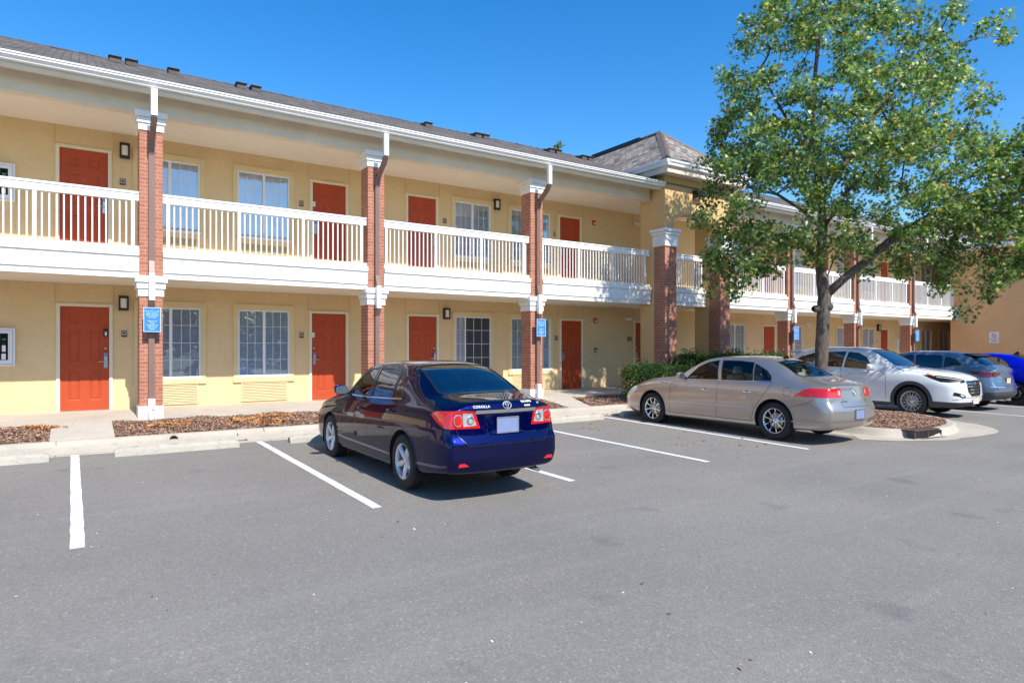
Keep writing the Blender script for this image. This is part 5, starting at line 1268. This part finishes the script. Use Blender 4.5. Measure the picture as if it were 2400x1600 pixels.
# white crossover, nose out
def tuc_extra(root, bvh, bm):
    C_ = caster(bvh, 'x', -1)
    gr = MB(); ribbon(gr, bvh, [(-.40, .86), (.40, .86), (.36, .60), (.24, .50), (-.24, .50), (-.36, .60)], 'x', -1, .014, .006, closed=True)
    for z in (.58, .65, .72, .79): ribbon(gr, bvh, [(-.37+(.79-z)*.25, z), (.37-(.79-z)*.25, z)], 'x', -1, .012, .004)
    gr.build('grille_bars', [CHROME], root, fixn=False)
    def H(m):
        ellipse(m, 0, 0, .075, .038, .005); m.tube([(-.03, .028, 0), (-.04, -.026, 0)], .006, 6); m.tube([(.04, .026, 0), (.03, -.028, 0)], .006, 6); m.tube([(-.036, -.008, 0), (.036, .008, 0)], .006, 6)
    ring_badge(root, bvh, 0, .795, H, -1)
    plate(root, bvh, .0, .41, .305, .15, -1, PLATEY, WHITE)
    for s_ in (-1, 1):
        mb = MB(); ribbon(mb, bvh, [(s_*.50, .865), (s_*.66, .895), (s_*.80, .93)], 'x', -1, .014, .010); mb.build('daytime_lamp', [WHITEB], root, fixn=False)
        mb = MB(); ribbon(mb, bvh, [(.42, .955), (.52, .985), (.60, 1.0)], 'y', s_, .035, .006); mb.build('turn_signal', [AMBER], root, fixn=False)
        mb = MB(); ribbon(mb, bvh, [(s_*.55, .505), (s_*.66, .535)], 'x', -1, .028, .006); mb.build('fog_lamp', [FROST], root, fixn=False)
        mb = MB(); ribbon(mb, bvh, [(2.0, 1.55), (2.6, 1.60), (3.6, 1.575)], 'y', s_, .02, .01); mb.build('roof_rail', [STEEL], root, fixn=False)
    h = caster(bvh, 'z', 1)(3.95, 0); z = h[0].z
    MB().prism([(3.90, z-.02), (4.10, z+.0), (4.34, z-.03), (4.33, z-.055), (4.05, z-.08)], -.55, .55, 'y').build('roof_spoiler', [P_WHITE], root, bevel=.01)
TUC = dict(sy=.87, L=4.48, zbmin=.20, zm=.60, paint=P_WHITE, bulge=(.10, .17), hubs=(.89, 3.56), tr=.35, tw=.225, rr=.242, ar=.395, track=.90, spokes=5, style='wye', dish=.02, gz=1.04, clad=.36,
    st=[(0, .26, .74, .76, .69, .86, .56, .89), (.14, .23, .84, .85, .78, .945, .62, .985), (.45, .21, .90, .93, .83, 1.02, .67, 1.06), (.89, .20, .915, .985, .85, 1.065, .69, 1.115), (1.2, .20, .92, 1.01, .85, 1.10, .68, 1.155),
        (1.6, .20, .92, 1.03, .845, 1.31, .67, 1.37), (2.0, .20, .92, 1.05, .84, 1.50, .64, 1.565), (2.5, .20, .92, 1.075, .838, 1.555, .62, 1.64), (3.2, .20, .92, 1.10, .835, 1.535, .61, 1.645), (3.8, .20, .918, 1.13, .825, 1.47, .60, 1.60),
        (4.12, .22, .905, 1.13, .80, 1.34, .60, 1.47), (4.33, .25, .87, 1.09, .77, 1.17, .60, 1.26), (4.48, .28, .81, 1.0, .73, 1.06, .58, 1.10)],
    xr=[(.25, -.1), (.4, 0), (.7, 0), (.8, -.05), (1.0, -.08), (1.2, -.1)], xf=[(.22, .14), (.36, .03), (.48, 0), (.7, .02), (.86, .05), (1.0, .12)],
    glass=[[(1.82, 1.085), (2.55, 1.115), (2.50, 1.50), (2.24, 1.475), (2.02, 1.37)], [(2.63, 1.118), (3.36, 1.15), (3.32, 1.485), (2.58, 1.51)], [(3.44, 1.155), (3.98, 1.26), (3.80, 1.385), (3.42, 1.475)]],
    beltchrome=[(1.75, 1.068), (2.6, 1.10), (3.4, 1.135), (4.0, 1.235)], sideglass=CGLASSD, windglass=CGLASSB, backglass=CGLASSD,
    wind=[(1.30, -.52), (1.24, 0), (1.30, .52), (1.36, .63), (1.98, .53), (2.02, 0), (1.98, -.53), (1.36, -.63)], back=[(4.02, -.50), (4.02, .50), (4.36, .58), (4.40, 0), (4.36, -.58)],
    cuts=[('headlamp', [('x', [(.42, .815), (.45, .895), (1, 1.02), (1, .84), (.62, .80)]), ('y', [(-.4, .78), (-.4, .95), (.68, 1.015), (.66, .975), (.42, .88), (.2, .80)])], 's', BLACK, .002),
          ('grille', [('x', [(-.40, .86), (.40, .86), (.36, .60), (.24, .50), (-.24, .50), (-.36, .60)])], 'c', BLACK, -.012), ('fog_lamp_recess', [('x', [(.47, .475), (.50, .535), (.78, .60), (.80, .52), (.60, .465)])], 's', BLACK, -.004),
          ('tail_lamp', [('x', [(.40, .93), (.40, 1.06), (1, 1.10), (1, .95)]), ('y', [(4.0, 1.05), (4.2, 1.12), (5, 1.12), (5, .9)])], 's', TAILR, .002),
          ('front_door', [('y', [(1.46, .36), (2.56, .36), (2.60, 1.10), (1.72, 1.07), (1.48, .95)])], 's', None, 0), ('rear_door', [('y', [(2.58, .36), (3.20, .36), (3.26, .66), (3.46, .92), (3.52, 1.15), (2.62, 1.10)])], 's', None, 0)],
    cutrear=lambda nm: nm == 'tail_lamp', endof=lambda pts: -1,
    seams=[('y', 0, [(1.46, .36), (1.48, .95), (1.66, 1.06)], .008, False), ('y', 0, [(2.57, .36), (2.61, 1.11)], .008, False), ('y', 0, [(3.20, .36), (3.26, .66), (3.46, .92), (3.53, 1.16)], .008, False), ('z', 0, [(1.28, .72), (.8, .74), (.3, .70)], .007, False), ('x', 0, [(0, .885), (.42, .885), (.80, .98)], .008, False), ('x', 0, [(0, .47), (.5, .47), (.8, .42)], .010, False)],
    handles=[(2.38, .93), (3.32, .97)], mirror=(1.86, 1.085), cab=(1.6, 3.9), seats=(2.3, 3.15), dash=1.08, seath=.58, extra=tuc_extra, wheel_y=-.37)
car('white_crossover', TUC, (17.29, 6.78, g(9)), R(90), 'white crossover parked nose-out behind the tree trunk, dappled by leaf shade', 'car')

# blue-grey crossover, nose in
def cx_extra(root, bvh, bm):
    plate(root, bvh, .05, .76, .30, .15, 1, PLATEY, BLACK)
    ring_badge(root, bvh, 0, .99, lambda m: (ellipse(m, 0, 0, .055, .045, .005), m.tube([(-.05, .012, 0), (-.018, .012, 0), (0, -.018, 0), (.018, .012, 0), (.05, .012, 0)], .005, 6)))
    rear_text(root, bvh, 'CX-30', -.42, .84, .05, CHROME, 1.2, .001)
    h = caster(bvh, 'z', 1)(3.66, 0); z = h[0].z
    MB().prism([(3.58, z-.03), (3.70, z+.0), (3.93, z-.065), (3.92, z-.085), (3.7, z-.07)], -.52, .52, 'y').build('roof_spoiler', [BLACK], root, bevel=.01)
    for s_ in (-1, 1):
        MB().tube([(4.2, s_*.52, .26), (4.36, s_*.52, .255)], .04, 16).build('exhaust_tip', [CHROME], root)
        mb = MB(); ribbon(mb, bvh, [(s_*.30, .60), (s_*.82, .62)], 'x', 1, .018, .006); mb.build('bumper_chrome', [CHROME], root, fixn=False)
        h = caster(bvh, 'x', 1)(s_*.62, .575); MB().prism([(s_*.62-.09, .565), (s_*.62+.09, .565), (s_*.62+.09, .59), (s_*.62-.09, .59)], h[0].x-.01, h[0].x+.008, 'x').build('rear_reflector', [TAILR], root)
        mb = MB(); ribbon(mb, bvh, [(2.55, 1.06), (2.50, 1.40)], 'y', s_, .018, .008); mb.build('pillar_strip', [STEEL], root, fixn=False)
CXS = dict(L=4.40, zbmin=.20, zm=.58, paint=P_GREY, bulge=(.12, .18), hubs=(.90, 3.555), tr=.343, tw=.215, rr=.236, ar=.40, track=.875, spokes=5, style='wye', dish=.02, gz=1.0, clad=.44,
    st=[(0, .26, .70, .72, .66, .80, .54, .83), (.14, .23, .81, .80, .76, .89, .60, .93), (.45, .21, .87, .90, .81, .96, .65, 1.0), (.9, .20, .89, .95, .83, 1.01, .67, 1.05), (1.25, .20, .895, .98, .83, 1.05, .66, 1.10),
        (1.65, .20, .895, 1.0, .82, 1.25, .65, 1.31), (2.05, .20, .895, 1.01, .815, 1.42, .61, 1.48), (2.5, .20, .895, 1.03, .815, 1.46, .59, 1.535), (3.1, .20, .895, 1.06, .81, 1.44, .58, 1.53), (3.6, .20, .895, 1.09, .80, 1.37, .58, 1.48),
        (3.95, .22, .885, 1.09, .78, 1.25, .58, 1.36), (4.2, .25, .86, 1.06, .75, 1.13, .60, 1.19), (4.40, .28, .80, .99, .72, 1.04, .60, 1.08)],
    xr=[(.25, -.12), (.4, 0), (.62, 0), (.68, -.05), (.9, -.09), (1.05, -.07), (1.2, -.1)], xf=[(.22, .12), (.36, .02), (.48, 0), (.7, .04), (.9, .14)],
    glass=[[(1.82, 1.035), (2.48, 1.055), (2.44, 1.41), (2.22, 1.39), (2.02, 1.31)], [(2.57, 1.058), (3.20, 1.09), (3.16, 1.39), (2.52, 1.415)], [(3.27, 1.10), (3.66, 1.18), (3.52, 1.29), (3.26, 1.375)]],
    sideglass=CGLASSD, windglass=CGLASSD, backglass=CGLASSB,
    wind=[(1.34, -.52), (1.29, 0), (1.34, .52), (1.40, .61), (2.02, .50), (2.05, 0), (2.02, -.50), (1.40, -.61)], back=[(3.72, -.50), (3.70, 0), (3.72, .50), (4.18, .58), (4.24, 0), (4.18, -.58)],
    cuts=[('tail_lamp', [('x', [(.36, .93), (.36, .965), (1, 1.01), (1, .85), (.60, .87)]), ('y', [(3.86, .995), (4.8, 1.03), (4.8, .8), (4.15, .86)])], 's', TAILD, .003),
          ('tailgate', [('x', [(-.66, .64), (.66, .64), (.62, .86), (.35, .925), (.35, .975), (.62, 1.0), (.62, 1.25), (-.62, 1.25), (-.62, 1.0), (-.35, .975), (-.35, .925), (-.62, .86)])], 'c', None, 0),
          ('headlamp', [('x', [(.44, .70), (.46, .77), (1, .86), (1, .76)]), ('y', [(-.4, .66), (-.4, .84), (.5, .88), (.3, .76)])], 's', BLACK, .002),
          ('front_door', [('y', [(1.46, .36), (2.50, .36), (2.54, 1.05), (1.72, 1.03), (1.48, .92)])], 's', None, 0), ('rear_door', [('y', [(2.52, .36), (3.16, .36), (3.22, .66), (3.40, .90), (3.44, 1.11), (2.56, 1.06)])], 's', None, 0)],
    cutrear=lambda nm: nm in ('tail_lamp', 'tailgate'), endof=lambda pts: 1,
    seams=[('y', 0, [(2.51, .36), (2.55, 1.06)], .008, False), ('y', 0, [(3.16, .36), (3.22, .66), (3.40, .90), (3.45, 1.12)], .008, False), ('x', 0, [(0, .635), (.64, .635), (.62, .86)], .008, False)],
    handles=[(2.32, .90), (3.24, .935)], mirror=(1.86, 1.03), cab=(1.6, 3.7), seats=(2.25, 3.05), dash=1.03, seath=.54, extra=cx_extra)
car('blue_grey_crossover', CXS, (20.06, 11.42, g(9)), R(-90), 'blue-grey hatchback crossover beyond the white one, rear towards the lane', 'car')

def blue_extra(root, bvh, bm):
    h = caster(bvh, 'z', 1)(3.25, 0); MB().prism([(0, 0), (.16, 0), (.155, .03), (.13, .075), (.10, .07)], -.014, .014, 'y').build('aerial_fin', [BLACK], root, (-h[0].x, 0, -h[0].z+.01))
    plate(root, bvh, 0, .795, .305, .155, 1, PLATE)
BLU = dict(SEDAN); BLU.update(paint=P_BLUE, extra=blue_extra, backglass=CGLASS, rimmat=BLACK, style='wye')
car('royal_blue_sedan', BLU, (22.86, 11.05, g(9)), R(-90), 'bright royal blue sedan cut off by the right edge of the photo', 'car')

# ---------------------------------------------------------------- planting
def wdir(a, d, z, base=(14.5, 8.7)):
    """a metres to the right, d metres away (seen from the camera side), z up, about the trunk base"""
    r = (.833, -.553); v = (.553, .833); return Vector((base[0]+a*r[0]+d*v[0], base[1]+a*r[1]+d*v[1], z))
def tree(name, base, trunk, limbs, blobs, nclump, leaf_per, leaf_size, label, pal, wts, rbase=.17, group=None, mat=LEAF, shape='maple', clump_r=.42, local=None, droop=.0, minr=.006, thin=1.0):
    root = empty(name, base); tag(root, label, 'tree', group)
    N = [Vector(p) for p in trunk]; par = [-1]+list(range(len(N)-1)); 
    for att, pts in limbs:
        prev = att
        for p in pts: N.append(Vector(p)); par.append(prev); prev = len(N)-1
    # clump targets through the crown volume
    T = []; vols = [(b[2]*b[3]*b[4])**.82 for b in blobs]; tv = sum(vols)
    for b, vv in zip(blobs, vols):
        k = max(1, int(nclump*vv/tv)); 
        for _ in range(k):
            while True:
                u = rng.uniform(-1, 1, 3); q = (u*u).sum()
                if q < 1 and q > .02: break
            u = u/math.sqrt(q)*(q**.5)**.75
            T.append(local(b[0]+u[0]*b[2], b[5]+u[1]*b[4], b[1]+u[2]*b[3]))
    start = 3
    T.sort(key=lambda t: min((t-n).length for n in N[start:]))
    tips = []
    for t in T:
        bd, bi = 1e9, 0
        for i in range(start, len(N)):
            dz = t.z-N[i].z; d = (t-N[i]).length + (.6*max(0, -dz) if dz < 0 else 0)
            if d < bd: bd, bi = d, i
        a = N[bi]; L_ = (t-a).length
        if L_ < .12: tips.append(bi); continue
        k = max(2, int(L_/.28)); prev = bi; mid = (a+t)/2+Vector((rng.normal(0, .08), rng.normal(0, .08), rng.normal(.10, .06)))*L_
        for s_ in range(1, k+1):
            f = s_/k; p = a*(1-f)**2+mid*2*f*(1-f)+t*f*f+Vector(rng.normal(0, .018, 3)); N.append(p); par.append(prev); prev = len(N)-1
        tips.append(prev)
    cnt = np.zeros(len(N)); 
    for t in tips: cnt[t] += 1
    for i in range(len(N)-1, 0, -1): cnt[par[i]] += cnt[i]
    tot = cnt[0]; rad = [max(minr, rbase*(max(c, .6)/tot)**.52) for c in cnt]; nt_ = len(trunk)
    for i in range(1, nt_): rad[i] = max(rad[i], rbase*(1-.085*i)) if i < 8 else rad[i]
    mb = MB(); kids = {}
    for i, p in enumerate(par):
        if p >= 0: kids.setdefault(p, []).append(i)
    tw = MB()
    def chain(i0, i1):
        pts = [N[i0], N[i1]]; rs = [min(rad[i0], rad[i1]*1.25), rad[i1]]; cur = i1
        while cur in kids:
            nx = max(kids[cur], key=lambda q: rad[q])
            for q in kids[cur]:
                if q != nx: chain(cur, q)
            pts.append(N[nx]); rs.append(rad[nx]); cur = nx
        (mb if rs[0] > .02 else tw).tube(pts, rs, 10 if rs[0] > .05 else (6 if rs[0] > .02 else 4))
    # trunk with flare and slight knots
    mb2 = MB(); seg = 22; TR = trunk
    import sys; sys.setrecursionlimit(5000)
    pts = [N[0]]; rs = [rbase*1.02]; cur = 0
    while cur in kids:
        nx = max(kids[cur], key=lambda q: rad[q])
        for q in kids[cur]:
            if q != nx: chain(cur, q)
        pts.append(N[nx]); rs.append(rad[nx]); cur = nx
    rs2 = [r*(1.35 if i == 0 else 1) for i, r in enumerate(rs)]
    P2, R2 = [], []
    for i in range(len(pts)-1):
        for k in range(4): f = k/4; P2.append(pts[i].lerp(pts[i+1], f)); R2.append((rs2[i]*(1-f)+rs2[i+1]*f)*rng.uniform(.96, 1.05))
    P2.append(pts[-1]); R2.append(rs2[-1]); mb.tube(P2, R2, 18)
    if name == 'shade_tree':
        for (a, z, s_) in ((-.15, 2.55, .085), (.15, 2.60, .095), (.05, 2.2, .06)):
            c = local(a, -.05, z); mb.lathe([(0, -.02), (s_*.5, -.01), (s_*.62, .01), (s_*.8, .03), (s_*1.0, .02), (s_*1.05, -.03), (s_*.9, -.09), (s_*.4, -.12)], tuple(c), 14, 'x')
    tk = mb.build('trunk', [BARK], root, base); tw.build('twigs', [BARK], root, base)
    # leaves
    C = np.array([tuple(N[t]) for t in tips]); n = len(C)*leaf_per
    ci = np.repeat(np.arange(len(C)), leaf_per); off = rng.normal(0, 1, (n, 3)); off /= np.linalg.norm(off, axis=1, keepdims=True); off *= (rng.uniform(0, 1, (n, 1))**.5)*clump_r*rng.uniform(.7, 1.2, len(C))[ci][:, None]; off[:, 2] *= .72
    pos = C[ci]+off; pos[:, 2] -= droop*np.abs(rng.normal(0, .1, n))
    nrm = off*.8+rng.normal(0, .55, (n, 3)); nrm[:, 2] += .35
    cols = pick(n, pal, wts, .3); cl = rng.uniform(.78, 1.22, len(C))[ci][:, None]; cols = np.clip(cols*cl, 0, 1)
    scatter_quads('crown', pos, rng.uniform(.6, 1.15, n)*leaf_size, cols, mat, normal=nrm, aspect=(1.0, 1.5), kind=None, shape=shape, parent=root, origin=base)
    return root
B0 = wdir(0, 0, .12)
LOC = lambda a, d, z: wdir(a, d, z)
trunk = [wdir(0, 0, .08), wdir(-.02, 0, 1.2), wdir(.03, 0, 2.2), wdir(.06, 0, 2.85), wdir(-.02, .02, 3.5), wdir(.02, 0, 4.4), wdir(.0, 0, 5.2), wdir(-.10, .1, 6.0), wdir(-.14, .1, 6.9), wdir(-.10, .15, 8.0), wdir(-.0, .1, 9.2), wdir(.1, 0, 10.2)]
limbs = [(3, [wdir(.45, -.15, 3.25), wdir(.95, -.3, 3.7), wdir(1.5, -.4, 4.2), wdir(2.1, -.5, 4.55), wdir(2.8, -.5, 4.9), wdir(3.6, -.4, 5.3), wdir(4.6, -.3, 5.7), wdir(5.4, -.2, 6.0)]),
         (3, [wdir(.30, .4, 3.3), wdir(.75, .9, 3.9), wdir(1.3, 1.4, 4.5)]),
         (6, [wdir(.35, -.1, 5.7), wdir(.75, -.2, 6.4), wdir(1.2, -.3, 7.2), wdir(1.8, -.3, 8.0), wdir(2.6, -.3, 8.5), wdir(3.4, -.3, 8.75)]),
         (7, [wdir(-.5, 0, 6.5), wdir(-1.0, -.1, 7.2), wdir(-1.5, -.1, 8.1)]),
         (5, [wdir(-.6, -.3, 4.8), wdir(-1.3, -.6, 5.1), wdir(-2.0, -.8, 5.2)]),
         (4, [wdir(-.5, -.3, 4.0), wdir(-1.2, -.6, 4.2), wdir(-2.0, -.7, 4.1)]),
         (5, [wdir(.1, -.8, 5.0), wdir(.2, -1.6, 5.4)])]
blobs = [(0.1, 7.7, 2.55, 2.2, 2.3, 0), (-1.6, 4.9, 1.35, 1.15, 1.9, -.2), (-1.0, 6.3, 1.9, 1.2, 2.0, 0), (1.8, 5.4, 2.1, 1.3, 2.1, 0), (4.4, 5.0, 1.7, 1.75, 1.8, -.3), (.3, 9.9, 1.9, 1.2, 1.6, 0), (3.35, 8.7, 1.05, .5, .7, -.3), (-2.25, 3.85, .8, .75, .9, -.4), (3.4, 3.45, .9, .85, .9, -.2), (1.6, 3.9, 1.2, .55, 1.2, .2), (-.6, 4.3, 1.2, .6, 1.3, -.5), (2.2, 7.2, 1.2, 1.3, 1.3, 0), (5.6, 4.9, 1.3, 1.7, 1.5, -.2), (4.6, 6.2, .9, .6, .9, -.2), (-2.45, 3.3, .65, .6, .7, -.4), (-2.2, 7.2, .5, .5, .6, 0), (-1.75, 3.9, .8, .6, .9, -.3), (-1.3, 3.9, .9, .45, .9, -.5), (.2, 3.75, .7, .45, .8, -.7), (2.3, 3.6, 1.0, .5, 1.0, -.3), (3.6, 2.95, .5, .55, .6, -.2), (1.5, 4.5, 1.1, .45, .5, -1.1), (4.3, 5.7, 1.3, .9, 1.0, -.8), (4.6, 4.4, 1.0, .8, .8, -.9), (5.3, 6.3, .8, .7, .8, 0), (4.0, 3.9, 1.1, .8, .9, -.5), (3.0, 4.5, 1.0, .6, .9, -.6), (-2.1, 3.5, .7, .55, .7, -.5), (4.9, 5.0, .8, .9, .8, .3), (2.2, 9.6, 1.2, .8, .9, 0), (2.6, 5.0, .9, .5, .5, -1.1), (4.6, 3.4, .9, .6, .9, -.2), (-1.9, 6.7, .7, .7, .8, 0), (-1.3, 8.9, .6, .8, .7, 0), (.2, 6.0, 2.0, 1.3, 1.2, -2.4)]
GPAL = [(.055, .112, .030), (.108, .195, .050), (.21, .30, .095), (.40, .45, .20), (.50, .36, .12), (.48, .15, .06)]
tree('shade_tree', tuple(B0), trunk, limbs, blobs, 860, 70, .057, 'tall leafy shade tree with knobbly grey trunk on the mulched island', GPAL, [4, 5, 4, 1.6, .35, .12], .146, local=LOC, clump_r=.35)
# tree tops peeping over the roof
for (px_, y_, hz, s_) in ((23.3, 30, 14.1, .75), (26.2, 34, 14.2, .7)):
    b = (px_, y_, 0); loc = lambda a, d, z, b=b: Vector((b[0]+a, b[1]+d, z))
    tree('background_tree', b, [(b[0], b[1], z) for z in (0, 3, 6, 8, 10, hz-1.5)], [], [(0, hz-2.0, 1.0*s_, 2.0*s_, 1.0*s_, 0), (0, hz-4.5, 1.8*s_, 2.0, 1.8*s_, 0)], 34, 42, .085, 'thin green treetop just showing over the main roof' if px_ < 25 else 'faint treetop behind the roof close to the tower hip, hardly showing', GPAL, [3, 5, 4, 1, .5, .3], .16, local=loc, group=None)

def hedge(name, poly, z0, ztop, n, pal, wts, label, size=.022, sprigs=60, lump=.12):
    xs = [p[0] for p in poly]; ys = [p[1] for p in poly]; cx_, cy_ = sum(xs)/len(xs), sum(ys)/len(ys); o = (cx_, cy_, z0); t = empty(name, o); tag(t, label, 'hedge', None)
    def top(x, y): return ztop+lump*(math.sin(x*3.1+y)*.5+math.sin(x*7.3+y*4)*.3+math.sin(x*13+y*9)*.2)
    def edge(x, y): # distance to border
        d = 9
        for i in range(len(poly)):
            a = Vector(poly[i]); b = Vector(poly[(i+1) % len(poly)]); p = Vector((x, y)); ab = b-a; q = max(0, min(1, (p-a).dot(ab)/ab.length_squared)); d = min(d, (p-a-ab*q).length)
        return d
    P = []; NR = []
    while len(P) < n:
        x, y = random.uniform(min(xs), max(xs)), random.uniform(min(ys), max(ys))
        if not inpoly(x, y, poly): continue
        e = edge(x, y); tp = top(x, y)-.25*max(0, 1-e/.22)**2; m_ = random.random()
        if m_ < .55 or e > .22: z = tp-abs(random.gauss(0, .05)); nr = (random.gauss(0, .5), random.gauss(-.1, .5), 1)
        else: z = random.uniform(z0, tp); nr = (x-cx_, y-cy_, random.gauss(.4, .5)); nr = ((x-cx_)/(abs(x-cx_)+.3)+random.gauss(0, .5), (y-cy_)/(abs(y-cy_)+.3)+random.gauss(0, .5), random.gauss(.4, .4))
        P.append((x+random.gauss(0, .03), y+random.gauss(0, .03), z)); NR.append(nr)
    tw = MB()
    for _ in range(sprigs):
        x, y = random.uniform(min(xs), max(xs)), random.uniform(min(ys), max(ys))
        if not inpoly(x, y, poly): continue
        a = Vector((x, y, top(x, y)-.15)); b = a+Vector((random.gauss(0, .06), random.gauss(0, .06), random.uniform(.18, .34))); tw.tube([a, (a+b)/2+Vector((.01, 0, 0)), b], .0035, 4)
        for k in range(9): f = random.uniform(.4, 1.05); q = a.lerp(b, f); P.append((q.x+random.gauss(0, .02), q.y+random.gauss(0, .02), q.z)); NR.append((random.gauss(0, 1), random.gauss(0, 1), .6))
    for k in range(40):
        x, y = random.uniform(min(xs), max(xs)), random.uniform(min(ys), max(ys))
        if inpoly(x, y, poly): tw.tube([(x, y, z0-.05), (x+random.gauss(0, .05), y+random.gauss(0, .05), ztop-.2)], .008, 5)
    tw.build('stems', [BARK], t, o)
    scatter_quads('foliage', P, rng.uniform(.7, 1.3, len(P))*size, pick(len(P), pal, wts, .3), LEAF, normal=np.array(NR), aspect=(1.2, 2), kind=None, shape='leaf', parent=t, origin=o)
    # dense inner mass of larger leaves in one dark green
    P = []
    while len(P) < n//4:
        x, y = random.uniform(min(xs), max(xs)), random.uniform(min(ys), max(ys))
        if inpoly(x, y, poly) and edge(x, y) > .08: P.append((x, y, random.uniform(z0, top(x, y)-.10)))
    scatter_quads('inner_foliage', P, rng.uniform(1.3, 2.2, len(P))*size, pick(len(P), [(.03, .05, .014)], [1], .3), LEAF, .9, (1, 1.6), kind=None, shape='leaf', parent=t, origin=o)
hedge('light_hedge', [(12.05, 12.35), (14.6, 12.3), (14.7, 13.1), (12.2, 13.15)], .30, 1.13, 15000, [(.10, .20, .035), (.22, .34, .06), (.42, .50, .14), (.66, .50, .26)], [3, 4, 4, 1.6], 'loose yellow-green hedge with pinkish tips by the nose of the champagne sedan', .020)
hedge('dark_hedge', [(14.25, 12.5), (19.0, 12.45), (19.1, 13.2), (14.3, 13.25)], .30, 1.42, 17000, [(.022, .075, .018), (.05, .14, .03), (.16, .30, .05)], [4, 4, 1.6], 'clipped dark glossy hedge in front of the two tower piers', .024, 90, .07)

# out-of-view tree line added behind the viewer to darken reflections; it shows in the window panes and on the car paint
P = []; NR = []
tcs = [(x+random.uniform(-2, 2), -34+random.uniform(-3, 3), random.uniform(3.6, 4.6), random.uniform(2.0, 3.2)) for x in range(-42, 78, 4)]
tk = MB()
for (x, y, rz_, cz) in tcs:
    tk.tube([(x, y, -.5), (x+.1, y, 2), (x, y, cz)], [.3, .24, .12], 8)
    u = rng.normal(0, 1, (1500, 3)); u /= np.linalg.norm(u, axis=1, keepdims=True); k_ = (1+.22*np.sin(u[:, 0]*5+x)*np.cos(u[:, 2]*6+y)); q = rng.uniform(.55, 1, (1500, 1))*k_[:, None]
    P.append(u*q*np.array([3.7, 3.4, rz_])+np.array([x, y, cz+1])); NR.append(u+rng.normal(0, .6, (1500, 3)))
tl = empty('reflection_tree_line', (18, -34, -.4)); tl['kind'] = 'stuff'
tk.build('trunks', [BARK], tl, (18, -34, -.4))
P = np.concatenate(P); scatter_quads('crowns', P, rng.uniform(.20, .36, len(P)), pick(len(P), [tuple(c*.8 for c in q) for q in GPAL], [5, 5, 3, .5, .2, .05], .3), LEAF, normal=np.concatenate(NR), aspect=(1, 1.5), kind='stuff', shape='leaf', parent=tl, origin=(18, -34, -.4))
